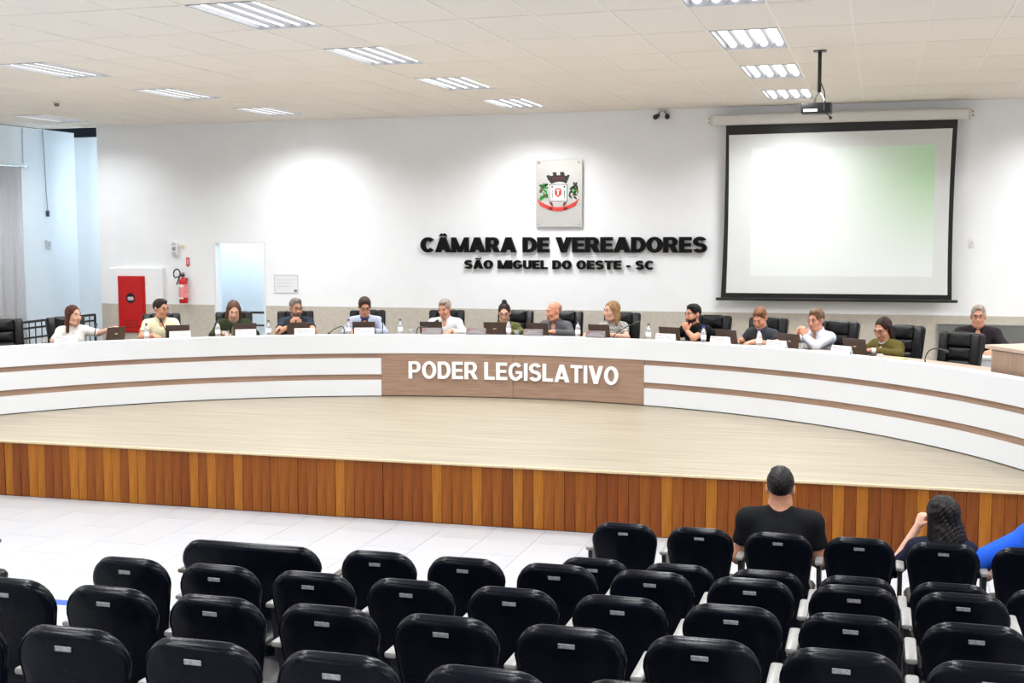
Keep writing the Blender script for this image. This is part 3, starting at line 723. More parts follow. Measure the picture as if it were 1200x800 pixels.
# ================================================================== CHAIRS
def make_hall_chair(w=.44, arms=(True, False), seat_w=None, arm_dx=None, armmat=None, backtag=True):
    """fixed audience chair, back at y=0 facing +y; top .80"""
    e = empty('auditorium_chair')
    hw = w/2
    curve = lambda x, z: .55*(x*x)*(.44/w) - (z-.3)*.13
    ol = rounded_outline(hw*.80, hw, .30, .79, min(.125, hw*.6), .10, 7)
    bm = NB(); pillow(bm, ol, [('c', -.012), (-.5, -.012), (.03, -.012), (.008, -.006), (0, .006), (.004, .018)], curve); fin(bm, 'back_shell', M_NAVY, e, 'all')
    ol2 = rounded_outline(hw*.79, hw-.004, .31, .80, min(.125, hw*.6), .10, 7)
    bm = NB(); pillow(bm, ol2, [(.012, .014), (0, .024), (0, .036), (.012, .052), (.04, .062), (-.5, .066), ('c', .066)], curve); fin(bm, 'back_cushion', M_NAVYC, e, 'all')
    if backtag:
        bm = NB(); zt = .735; y0 = curve(0, zt)-.012
        b_box(bm, (-.032, y0-.004, zt-.009), (.032, y0+.001, zt+.009), .001, 1); fin(bm, 'number_tag', M_TAG, e)
    # seat
    sw = (seat_w or w)/2
    ol3 = rounded_outline(sw*.95, sw, .06, .50, .07, .06, 5)
    bm = NB(); pillow(bm, ol3, [('c', -.04), (-.5, -.04), (.015, -.04), (0, -.025), (0, .0), (.015, .022), (.05, .034), (-.5, .036), ('c', .036)], lambda x, z: 0)
    for v in bm.verts: v.co = Vector((v.co.x, v.co.z, .345 + v.co.y))
    fin(bm, 'seat', M_NAVYC, e, 'all')
    ax = arm_dx or .251
    for s, on in ((-1, arms[0]), (1, arms[1])):
        if not on: continue
        bm = NB(); b_box(bm, (s*ax-.026, .02, .585), (s*ax+.026, .33, .612), .012, 2); fin(bm, 'armrest', armmat or M_ARM, e, True)
        bm = NB(); b_prism(bm, [(.05, 0), (.30, 0), (.24, .05), (.20, .3), (.28, .583), (.06, .583), (.10, .3), (.10, .05)], -.014, .014)
        for v in bm.verts: v.co = Vector((s*ax+v.co.y, v.co.x, v.co.z))
        fin(bm, 'side_frame', M_BLACK, e)
    bm = NB(); b_box(bm, (-ax if arms[0] else -sw, .14, .265), (ax if arms[1] else sw, .20, .303)); fin(bm, 'beam', M_BLACKM, e)
    bm = NB(); b_box(bm, (-.06, .03, .28), (.06, .16, .30)); b_box(bm, (-.06, .0, .27), (.06, .045, .40)); fin(bm, 'back_bracket', M_BLACKM, e)
    bm = NB(); b_cyl(bm, (0, .17, .0), (0, .17, .27), .022, n=10); b_box(bm, (-.08, .08, 0), (.08, .26, .012)); fin(bm, 'pedestal', M_BLACKM, e)
    return e
PITCHX = .502
ROWS = {1: (8.07, 0, -3, 2, 0), 2: (7.14, 0, -3, 2, 0), 3: (6.23, .20, -5, 1, 0), 4: (5.40, .305, -7, 1, 0), 5: (4.51, .44, -7, 1, -.015), 6: (3.63, .575, -6, -1, -.075)}
hc_l = make_hall_chair(); hc_b = make_hall_chair(arms=(True, True))
first = {'l': hc_l, 'b': hc_b}; used = set()
rown = {1: 'front row before the stage', 2: 'second row from the stage', 3: 'third row from the stage', 4: 'fourth row from the stage', 5: 'fifth row from the stage', 6: 'lowest row of the picture'}
who = {(1, -1): 'navy chair under the man in the black T-shirt', (1, 1): 'navy chair under the woman with long curly hair', (1, 2): 'navy chair under the person in blue at the right edge', (1, 0): 'empty navy chair between the two people in the front row'}
for r, (y, z, k0, k1, ox) in ROWS.items():
    for n, k in enumerate(range(k0, k1+1)):
        kind = 'b' if k == k1 else 'l'
        o = first[kind] if kind not in used else copy_tree(first[kind]); used.add(kind)
        o.location = (-.085+PITCHX*k+ox, y+.065, z)
        lab = who.get((r, k), 'navy padded hall chair, %s from the left in the %s' % (ORD[n], rown[r]))
        tag(o, lab, 'chair', 'navy hall chairs of the audience')
wc = make_hall_chair(.86, (True, True), .82, .45, M_ARMB, False); wc.name = 'wide_auditorium_chair'
wc.location = (-3.36, 6.25, .20); tag(wc, 'extra wide black hall chair at the left of the third row', 'chair', 'wide hall chairs')
wc2 = copy_tree(wc); wc2.location = (-5.76, 6.28, .20); tag(wc2, 'wide black hall chair cut off by the left edge of the picture', 'chair', 'wide hall chairs')

# ---- black leather chairs of the councillors (back faces away from the desk)
def make_exec():
    e = empty('office_chair')
    lean = lambda x, z: (z-.45)*.16
    def slab(name, ol, d, y):
        bm = NB(); pillow(bm, ol, [('c', y+d), (-.25, y+d), (.012, y+d), (.0, y+d-.012), (0, y+.02), (.006, y+.008), (.016, y), (-.3, y-.008), ('c', y-.009)], lean); return fin(bm, name, M_LEATH, e, 'all')
    slab('back_shell', rounded_outline(.22, .245, .42, 1.03, .05, .06, 5), .06, .03)
    for s in (-1, 1):
        ol = [(s*.195+x, z) for x, z in rounded_outline(.055, .058, .43, 1.035, .03, .03, 5)]; slab('side_bolster', ol, .07, -.035)
    ol = rounded_outline(.142, .142, .88, 1.04, .03, .03, 5); slab('head_pad', ol, .07, -.03)
    for q in range(3):
        ol = rounded_outline(.138, .138, .745-.145*q, .878-.145*q, .02, .02, 4); slab('back_pad', ol, .06, -.012)
    bm = NB(); b_box(bm, (-.25, -.50, .27), (.25, .0, .365), .035, 3); fin(bm, 'seat', M_LEATH, e, True)
    for s in (-1, 1):
        bm = NB(); b_box(bm, (s*.285-.03, -.30, .585), (s*.285+.03, -.06, .612), .012, 2); fin(bm, 'armrest', M_BLACK, e, True)
        bm = NB(); b_tube(bm, [(s*.285, -.12, .59), (s*.285, -.14, .45), (s*.23, -.2, .32)], .016, 8); fin(bm, 'arm_support', M_BLACK, e, True)
    bm = NB(); b_cyl(bm, (0, -.22, .09), (0, -.22, .27), .028); fin(bm, 'column', M_CHROME, e, True)
    for k in range(5):
        a = math.radians(72*k+18); bm = NB(); d = Vector((math.cos(a), math.sin(a), 0)); c = Vector((0, -.22, 0))
        b_tube(bm, [c+Vector((0, 0, .10)), c+d*.28+Vector((0, 0, .065))], [.026, .016], 8); leg = fin(bm, 'base_leg', M_BLACK, e, True)
        bm = NB(); q = c+d*.28; b_cyl(bm, q+Vector((-.012, 0, .028)), q+Vector((.012, 0, .028)), .028, n=12); fin(bm, 'castor', M_BLACK, leg, True)
    return e
exc = make_exec(); n_ = 0
EX = [(-53.0, 8.0, 0, 'empty black leather chair at the left edge of the desk'), (-47.2, 7.98, 10, 'black leather chair of the woman in white'), (-38.3, 8.0, 0, 'black leather chair of the man in the yellow polo shirt'),
      (-31.3, 8.0, 0, 'black leather chair before the doorway, of the woman in dark green'), (-25.2, 8.0, 0, 'black leather chair of the man with hands clasped at his chin left of centre'), (-17.95, 8.0, 0, 'black leather chair of the man in the light blue shirt'),
      (-9.85, 8.0, 0, 'black leather chair of the man in the white shirt'), (-2.7, 8.0, 5, 'black leather chair of the woman with her hair in a bun'), (2.4, 8.0, 5, 'black leather chair of the bald man in grey'),
      (8.3, 8.0, 6, 'black leather chair of the blond woman in the patterned dress'), (17.6, 8.0, 8, 'black leather chair of the bearded man in black'), (23.3, 8.0, 8, 'black leather chair of the man in the dark grey T-shirt'),
      (30.4, 8.0, 10, 'black leather chair of the man in the pale shirt at the right'), (36.8, 8.0, 12, 'black leather chair of the woman in the olive jacket'), (44.4, 7.68, 8, 'empty black leather chair next to the wooden stand')]
for th, r, tw, lab in EX:
    o = exc if n_ == 0 else copy_tree(exc); n_ += 1
    o.location = polar(r-.09, th); o.rotation_euler = (0, 0, -math.radians(th-tw)); tag(o, lab, 'chair', 'black leather chairs along the curved desk')
# ================================================================== THINGS ON THE DESK
SEATS = ['the woman in white', 'the man in the yellow polo shirt', 'the woman in dark green', 'the man with hands at his chin left of centre', 'the man in the light blue shirt', 'the man in the white shirt',
         'the woman with her hair in a bun', 'the bald man in grey', 'the blond woman', 'the bearded man in black', 'the man in the dark grey T-shirt', 'the man in the pale shirt at the right', 'the woman in the olive jacket']
# ---- laptops, lid back towards the hall
def make_laptop():
    e = empty('laptop')
    bm = NB(); b_box(bm, (-.15, .0, 0), (.15, .215, .016), .004, 1); fin(bm, 'base', M_LAPK, e, True)
    bm = NB(); b_box(bm, (-.13, .03, .0161), (.13, .12, .018)); fin(bm, 'keyboard', M_BLACK, e)
    def lid(name, lo, hi, m, bev=0):
        bm = NB(); b_box(bm, lo, hi, bev, 1)
        bmesh.ops.rotate(bm, cent=(0, 0, 0), matrix=Matrix.Rotation(math.radians(14), 3, 'X'), verts=bm.verts)
        bmesh.ops.translate(bm, vec=(0, .004, .014), verts=bm.verts); return fin(bm, name, m, e, True)
    l = lid('lid', (-.15, -.007, 0), (.15, .0, .185), M_LAPT, .002)
    lid('screen', (-.14, .0002, .012), (.14, .001, .176), M_SCRD)
    lid('lid_logo', (-.02, -.0085, .09), (.02, -.0071, .102), M_CHROME)
    return e
lp = make_laptop()
LAP = [(-44.2, 30), (-37.7, -4), (-30.57, 0), (-24.78, -2), (-17.59, 0), (-10.11, 0), (-2.93, 0), (1.88, 0), (8.95, -4), (17.0, -6), (23.52, -4), (30.71, 0), (38.19, 4)]
for i, (th, tw) in enumerate(LAP):
    o = lp if i == 0 else copy_tree(lp)
    o.location = polar(6.90, th, DTOP+.0005); o.rotation_euler = (0, 0, -math.radians(th) + math.radians(tw)); tag(o, 'dark open laptop in front of %s' % SEATS[i], 'laptop', 'laptops on the curved desk')
# ---- name plates standing on the ledge
def make_plate(m):
    e = empty('name_plate')
    bm = NB()
    poly = [(-.028, 0), (-.004, .088), (.004, .088), (.032, 0), (.026, 0), (0, .08), (-.022, 0)]
    A = [bm.verts.new((-.13, y, z)) for y, z in poly]; B = [bm.verts.new((.13, y, z)) for y, z in poly]; n = len(poly)
    bm.faces.new(A); bm.faces.new(B[::-1])
    for i in range(n): bm.faces.new((A[i], B[i], B[(i+1) % n], A[(i+1) % n]))
    fin(bm, 'plate', m, e)
    for z, w in ((.055, .07), (.036, .1)):
        y = -.028+.024*z/.088-.0012; bm = NB(); b_box(bm, (-w, y-.0006, z-.004), (w, y+.0006, z+.004)); fin(bm, 'printed_line', M_PRINT, e)
    bm = NB(); b_box(bm, (-.126, -.0105, .066), (-.05, -.0095, .072)); fin(bm, 'printed_band', M_RED2, e)
    return e
PLT = [(-49.86, 'w'), (-37.77, 'w'), (-30.6, 'w'), (-24.06, 'w'), (-17.31, 'w'), (-9.59, 'g'), (-4.45, 'g'), (2.21, 'g'), (9.53, 'g'), (17.79, 'w'), (24.27, 'w'), (30.98, 'w'), (38.76, 'w')]
pw, pg = make_plate(M_PLW), make_plate(M_PLG); seen = set()
for i, (th, k) in enumerate(PLT):
    b_ = {'w': pw, 'g': pg}[k]; o = copy_tree(b_) if k in seen else b_; seen.add(k)
    o.location = polar(RD+.09, th, LEDGE+.0005); o.rotation_euler = (0, 0, -math.radians(th)); tag(o, '%s name plate before %s' % ('white' if k == 'w' else 'grey reflective', SEATS[i]), 'name plate', 'name plates on the curved desk')
# ---- bottles
def make_bottle(cap):
    e = empty('water_bottle')
    bm = NB(); b_lathe(bm, [(0, 0), (.03, 0), (.033, .006), (.033, .07), (.031, .09), (.033, .11), (.032, .15), (.024, .185), (.013, .20), (.013, .215), (0, .215)], 14); fin(bm, 'bottle', M_BOT, e, True)
    bm = NB(); b_lathe(bm, [(.0335, .075), (.0345, .078), (.0345, .125), (.0335, .128)], 14); fin(bm, 'label_band', M_LBL, e, True)
    bm = NB(); b_lathe(bm, [(0, .216), (.016, .216), (.016, .236), (0, .236)], 12); fin(bm, 'cap', cap, e, True)
    return e
bd, bb = make_bottle(M_CAPD), make_bottle(M_CAPB); seen = set()
BOT = [(-41.14, 'd', 'left of the man in the yellow polo shirt'), (-33.55, 'd', 'left of the woman in dark green'), (-28.03, 'd', 'just right of the doorway'), (-19.2, 'd', 'left of the man in the light blue shirt'),
       (-13.39, 'd', 'left of the man in the white shirt'), (-1.05, 'd', 'beside the laptop of the woman with a bun'), (6.92, 'd', 'right of the bald man in grey'), (15.1, 'd', 'left of the bearded man in black'), (21.5, 'b', 'right of the bearded man in black'), (28.0, 'b', 'before the man in the dark grey T-shirt')]
for th, k, lab in BOT:
    b_ = {'d': bd, 'b': bb}[k]; o = copy_tree(b_) if k in seen else b_; seen.add(k)
    o.location = polar(6.74, th, DTOP+.0005); tag(o, 'clear water bottle with %s cap %s' % ('dark' if k == 'd' else 'blue', lab), 'bottle', 'water bottles on the curved desk')
# ---- glasses
def make_glass():
    bm = NB(); b_lathe(bm, [(0, 0), (.03, 0), (.035, .11), (.0325, .11), (.028, .008), (0, .008)], 14); return fin(bm, 'drinking_glass', M_GLASS, None, True)
gl = make_glass()
for i, (th, lab) in enumerate([(-51.66, 'by the empty chair at the left'), (-32.6, 'in front of the woman in dark green'), (-12.1, 'left of the man in the white shirt'), (-.1, 'between the woman with a bun and the bald man'), (33.0, 'before the man in the pale shirt at the right')]):
    o = gl if i == 0 else copy_tree(gl); o.location = polar(6.73, th, DTOP+.0005); tag(o, 'clear drinking glass ' + lab, 'glass', 'drinking glasses on the curved desk')
# ---- gooseneck microphones
def make_mic(th, pts, label, r=6.80):
    e = empty('gooseneck_microphone', polar(r, th, DTOP+.0005), -math.radians(th), label, 'microphone', 'microphones on the curved desk')
    bm = NB(); b_box(bm, (-.065, -.045, 0), (.065, .045, .028), .008, 2); fin(bm, 'base', M_BLACK, e, True)
    bm = NB(); P = [Vector((0, 0, .026))] + [Vector(q) for q in pts]
    fine = []
    for k in range(len(P)-1):
        p0 = P[max(k-1, 0)]; p1, p2 = P[k], P[k+1]; p3 = P[min(k+2, len(P)-1)]
        for q in range(5):
            t = q/5; fine.append(.5*((2*p1)+(p2-p0)*t+(2*p0-5*p1+4*p2-p3)*t*t+(3*p1-p0-3*p2+p3)*t**3))
    fine.append(P[-1]); b_tube(bm, fine, .0065, 6); fin(bm, 'neck', M_BLACKM, e, True)
    bm = NB(); d = (P[-1]-P[-2]).normalized(); b_cyl(bm, P[-1]-d*.005, P[-1]+d*.05, .014, .016, 10); fin(bm, 'head', M_BLACK, e, True)
    return e
make_mic(-39.0, [(-.0, 0, .12), (-.05, .03, .24)], 'slim microphone before the man in the yellow polo shirt')
make_mic(-19.75, [(0, 0, .10), (-.03, 0, .135), (-.13, -.02, .10), (-.19, -.03, .05)], 'drooping gooseneck microphone left of the man in the light blue shirt')
make_mic(-11.6, [(0, 0, .08), (.03, 0, .125), (.12, .02, .13), (.24, .05, .19)], 'bent gooseneck microphone before the man in the white shirt')
make_mic(-15.45, [(0, 0, .10), (0, .01, .19)], 'short upright microphone right of the man in the light blue shirt')
make_mic(10.4, [(.05, 0, .08), (.20, .02, .18), (.30, .03, .22)], 'long gooseneck microphone reaching right past the blond woman', 6.9)
make_mic(47.3, [(0, 0, .08), (.03, .02, .15), (.10, .05, .18), (.17, .08, .165)], 'arched gooseneck microphone before the empty chair at the right', 6.76)
make_mic(-46.4, [(0, .02, .10), (.03, .08, .2)], 'slim microphone before the woman in white')
make_mic(-27.2, [(0, 0, .05), (.02, 0, .075)], 'small low microphone left of the man with hands at his chin')
# ---- papers, phones, cup
def sheets(th, r, w, d, n, label, tw=0, m=None, name='paper_sheets', cat='papers'):
    bm = NB(); rr = random.Random(th)
    for k in range(n):
        a = rr.uniform(-.06, .06); c, s = math.cos(a), math.sin(a); z = k*.0022
        vs = []
        for zz in (z, z+.0018):
            vs.append([bm.verts.new((x*c-y*s, x*s+y*c, zz)) for x, y in ((-w/2, -d/2), (w/2, -d/2), (w/2, d/2), (-w/2, d/2))])
        A, B = vs; bm.faces.new(A[::-1]); bm.faces.new(B)
        for q in range(4): bm.faces.new((A[q], A[(q+1) % 4], B[(q+1) % 4], B[q]))
    o = fin(bm, name, m or M_PAPER); o.location = polar(r, th, DTOP+.001); o.rotation_euler = (0, 0, -math.radians(th-tw)); return tag(o, label, cat)
sheets(-34.6, 6.85, .2, .2, 8, 'stack of white papers left of the woman in dark green')
sheets(12.4, 6.85, .28, .2, 4, 'white papers right of the blond woman')
sheets(5.4, 7.05, .2, .14, 3, 'white paper under the hands of the bald man', 10)
sheets(26.6, 7.02, .2, .22, 4, 'white papers the man in the dark grey T-shirt writes on', 10)
sheets(42.3, 6.95, .17, .2, 5, 'yellowish papers before the woman in the olive jacket', 0, mat('yellow_paper', rgb(226, 206, 120), .6, var=.1, scale=30), 'yellow_papers')
sheets(-50.7, 6.72, .1, .12, 9, 'small white paper pad left of the woman in white')
def gadget(name, th, r, w, d, h, label, cat, tw=0, m=None):
    e = empty(name, polar(r, th, DTOP+.0005), -math.radians(th-tw), label, cat)
    bm = NB(); b_box(bm, (-w/2, -d/2, 0), (w/2, d/2, h), min(h*.4, .006), 2); fin(bm, 'body', m or M_BLACK, e, True)
    bm = NB(); b_box(bm, (-w*.44, -d*.44, h+.0002), (w*.44, d*.44, h+.001)); fin(bm, 'screen', M_SCRD, e); return e
gadget('mobile_phone', 18.9, 6.93, .075, .15, .009, 'dark mobile phone by the forearm of the bearded man', 'phone', 60)
gadget('mobile_phone', -15.0, 7.0, .08, .16, .009, 'dark mobile phone right of the man in the light blue shirt', 'phone', 70)
gadget('mobile_phone', 40.0, 6.78, .08, .16, .02, 'dark phone right of the laptop of the woman in olive', 'phone', 70)
cup = empty('coffee_cup', polar(6.86, 41.2, DTOP+.0005), 0, 'small white cup before the woman in the olive jacket', 'cup')
bm = NB(); b_lathe(bm, [(0, 0), (.022, 0), (.034, .05), (.032, .05), (.02, .006), (0, .006)], 14); fin(bm, 'cup_body', M_PLW, cup, True)
bm = NB(); b_tube(bm, [(.03, 0, .04), (.05, 0, .035), (.05, 0, .018), (.026, 0, .014)], .004, 6); fin(bm, 'handle', M_PLW, cup, True)
mug = empty('dark_cup', polar(6.8, .55, DTOP+.0005), 0, 'dark brown cup between the bun woman and the bald man', 'cup')
bm = NB(); b_lathe(bm, [(0, 0), (.032, 0), (.036, .09), (.033, .09), (.029, .008), (0, .008)], 14); fin(bm, 'cup_body', mat('dark_brown_ceramic', rgb(60, 50, 44), .3), mug, True)
bm = NB(); b_tube(bm, [(.034, 0, .075), (.058, 0, .065), (.058, 0, .035), (.032, 0, .025)], .005, 6); fin(bm, 'handle', MATS['dark_brown_ceramic'], mug, True)
# ---- white table behind the empty chair
tb = empty('white_side_table', (1.15, 15.12, S), 0, 'white table behind the empty chair next to the wooden stand', 'table')
bm = NB(); b_box(bm, (-.46, -.22, .70), (.55, .22, .73), .004, 1); fin(bm, 'table_top', M_DWHITE, tb)
bm = NB(); b_box(bm, (-.44, -.2, .02), (.53, -.18, .699)); fin(bm, 'front_panel', M_DWHITE, tb)
for s in (-.44, .51):
    bm = NB(); b_box(bm, (s, -.178, 0), (s+.02, .2, .699)); fin(bm, 'side_panel', M_DWHITE, tb)
# ================================================================== PEOPLE
def V3(*a): return np.array(a, dtype=np.float32)
class Field:
    """signed distance field on a grid, blended from rounded limbs and ellipsoids"""
    def __init__(s, h): s.h = h; s.ops = []
    def add(s, fn, lo, hi, k, mode=0): s.ops.append((fn, np.array(lo), np.array(hi), k, mode)); return s
    def cap(s, a, b, r1, r2=None, k=.03, mode=0, cut=None):
        a, b = np.array(a, dtype=np.float32), np.array(b, dtype=np.float32); r2 = r1 if r2 is None else r2
        ab = b-a; L2 = float(ab @ ab) + 1e-9
        cn = None if cut is None else ab/np.sqrt(L2)
        def fn(X, Y, Z):
            px, py, pz = X-a[0], Y-a[1], Z-a[2]
            t = np.clip((px*ab[0]+py*ab[1]+pz*ab[2])/L2, 0, 1)
            d = np.sqrt((px-t*ab[0])**2+(py-t*ab[1])**2+(pz-t*ab[2])**2) - (r1+(r2-r1)*t)
            if cn is not None: d = np.maximum(d, (X-b[0])*cn[0]+(Y-b[1])*cn[1]+(Z-b[2])*cn[2])
            return d
        r = max(r1, r2); return s.add(fn, np.minimum(a, b)-r, np.maximum(a, b)+r, k, mode)
    def ell(s, c, r, R=None, k=.03, mode=0, warp=None):
        c = np.array(c, dtype=np.float32); r = np.array(r, dtype=np.float32); R = np.eye(3, dtype=np.float32) if R is None else np.array(R, dtype=np.float32)
        def fn(X, Y, Z):
            px, py, pz = X-c[0], Y-c[1], Z-c[2]
            q = [px*R[0, i]+py*R[1, i]+pz*R[2, i] for i in range(3)]
            k0 = np.sqrt(sum((q[i]/r[i])**2 for i in range(3))); k1 = np.sqrt(sum((q[i]/r[i]**2)**2 for i in range(3)))+1e-6
            d = k0*(k0-1)/k1
            if warp: d = d+warp(X, Y, Z)
            return d
        m = float(r.max()); return s.add(fn, c-m, c+m, k, mode)
    def fn(s, f, lo, hi, k, mode): return s.add(f, lo, hi, k, mode)
    def build(s):
        h = s.h
        lo = np.min([o[1] for o in s.ops if o[4] == 0], 0)-.03; hi = np.max([o[2] for o in s.ops if o[4] == 0], 0)+.03
        n = np.ceil((hi-lo)/h).astype(int)+1
        ax = [(lo[i]+h*np.arange(n[i])).astype(np.float32) for i in range(3)]
        D = np.full(n, .5, dtype=np.float32)
        for f, a, b, k, mode in s.ops:
            pad = k+.03
            i0 = np.clip(np.floor((a-pad-lo)/h).astype(int), 0, n-1); i1 = np.clip(np.ceil((b+pad-lo)/h).astype(int)+1, 1, n)
            sl = tuple(slice(i0[q], i1[q]) for q in range(3))
            if any(i1[q] <= i0[q] for q in range(3)): continue
            d = f(ax[0][sl[0]][:, None, None], ax[1][sl[1]][None, :, None], ax[2][sl[2]][None, None, :])
            A = D[sl]
            if mode == 0:
                t = np.clip(.5+.5*(A-d)/k, 0, 1); D[sl] = A*(1-t)+d*t-k*t*(1-t)
            else:
                t = np.clip(.5-.5*(A-d)/k, 0, 1); D[sl] = A*(1-t)+d*t+k*t*(1-t)
        return nets(D, lo, h)
    def carve(s, other, k=.01):
        """take away the shape of the last op given as a function"""
        f, a, b, kk, m = s.ops.pop(); s.ops.append((lambda X, Y, Z: -f(X, Y, Z), a, b, k, 2)); return s
CORN = [(i, j, k) for i in (0, 1) for j in (0, 1) for k in (0, 1)]
EDG = [(a, b) for a in range(8) for b in range(a+1, 8) if sum(abs(CORN[a][q]-CORN[b][q]) for q in range(3)) == 1]
def nets(D, lo, h):
    s = D < 0
    n = D.shape
    cs = [s[i:n[0]-1+i, j:n[1]-1+j, k:n[2]-1+k] for i, j, k in CORN]
    cnt = sum(c.astype(np.int8) for c in cs); act = (cnt > 0) & (cnt < 8)
    idx = np.argwhere(act)
    vals = np.stack([D[idx[:, 0]+i, idx[:, 1]+j, idx[:, 2]+k] for i, j, k in CORN], 1)
    P = np.zeros((len(idx), 3)); W_ = np.zeros(len(idx)); C_ = np.array(CORN, dtype=float)
    for a, b in EDG:
        va, vb = vals[:, a], vals[:, b]; m = (va < 0) != (vb < 0)
        t = np.where(m, va/np.where(m, va-vb, 1), 0)
        P[m] += (C_[a]+t[m, None]*(C_[b]-C_[a])); W_[m] += 1
    V = (idx+P/W_[:, None])*h+lo
    vid = np.full(act.shape, -1, dtype=np.int32); vid[act] = np.arange(len(idx))
    Q = []
    for axn in range(3):
        u, w = (axn+1) % 3, (axn+2) % 3
        s0 = np.take(s, range(0, n[axn]-1), axn); s1 = np.take(s, range(1, n[axn]), axn)
        e = np.argwhere(s0 != s1)
        e = e[(e[:, u] >= 1) & (e[:, w] >= 1) & (e[:, u] < n[u]-1) & (e[:, w] < n[w]-1)]
        c = []
        for du, dw in ((-1, -1), (0, -1), (0, 0), (-1, 0)):
            q = e.copy(); q[:, u] += du; q[:, w] += dw; c.append(vid[q[:, 0], q[:, 1], q[:, 2]])
        q = np.stack(c, 1); inside0 = s0[e[:, 0], e[:, 1], e[:, 2]]
        q[~inside0] = q[~inside0][:, ::-1]; Q.append(q)
    return V.astype(np.float32), np.concatenate(Q)
def np_mesh(name, parts, m, parent):
    V = []; Q = []; o = 0
    for v, q in parts: V.append(v); Q.append(q+o); o += len(v)
    V = np.concatenate(V); Q = np.concatenate(Q); Q = Q[(Q >= 0).all(1)]
    me = bpy.data.meshes.new(name); me.vertices.add(len(V)); me.vertices.foreach_set('co', V.astype(np.float32).ravel())
    me.loops.add(Q.size); me.loops.foreach_set('vertex_index', Q.astype(np.int32).ravel())
    me.polygons.add(len(Q)); me.polygons.foreach_set('loop_start', np.arange(0, Q.size, 4, dtype=np.int32))
    try: me.polygons.foreach_set('loop_total', np.full(len(Q), 4, dtype=np.int32))
    except Exception: pass
    me.update(calc_edges=True); me.validate(); me.shade_smooth()
    return mesh_obj(name, me, m, parent)
def rotm(yaw, pitch, roll):
    """head turn in degrees: yaw + = towards +x, pitch + = chin down, roll + = towards +x"""
    a, b, c = map(math.radians, (yaw, pitch, roll))
    Rz = np.array([[math.cos(a), -math.sin(a), 0], [math.sin(a), math.cos(a), 0], [0, 0, 1]])
    Rx = np.array([[1, 0, 0], [0, math.cos(b), -math.sin(b)], [0, math.sin(b), math.cos(b)]])
    Ry = np.array([[math.cos(c), 0, math.sin(c)], [0, 1, 0], [-math.sin(c), 0, math.cos(c)]])
    return Rz @ Rx @ Ry
def unit(v): v = np.array(v, dtype=float); return v/np.linalg.norm(v)

def hand_field(F, wrist, f, nrm, thumb, curl, k=.007, sc=1.0):
    f = unit(f); nrm = np.array(nrm, float); nrm = unit(nrm-f*(nrm @ f)); s = np.cross(f, nrm)*thumb      # s points to the thumb side
    w = np.array(wrist, float)
    R = np.stack([f, s, nrm], 1)
    F.cap(w-f*.03, w+f*.02, .027*sc, .026*sc, .01)
    F.ell(w+f*.052*sc, (.052*sc, .043*sc, .02*sc), R, .012)
    for i, L in enumerate((.068, .078, .073, .058)):
        b = w+f*.085*sc+s*(.030-.0205*i)*sc; d = f.copy(); a = 0.0
        for j, q in enumerate((.42, .32, .26)):
            a += math.radians(curl*(.8, 1.1, .8)[j]); d = f*math.cos(a)+nrm*math.sin(a)+s*(.10-.065*i)*.6; d = unit(d)
            e = b+d*L*q*sc*1.1; F.cap(b, e, (.0105-.0012*j)*sc, (.0098-.0012*j)*sc, k); b = e
    b = w+f*.022*sc+s*.034*sc; d = unit(f*.75+s*.75+nrm*.25); e = b+d*.042*sc
    F.cap(b-s*.012*sc, e, .0145*sc, .0115*sc, k+.004); d2 = unit(f*.95+s*.25+nrm*(.2+curl/90.0)); F.cap(e, e+d2*.036*sc, .0115*sc, .009*sc, k)

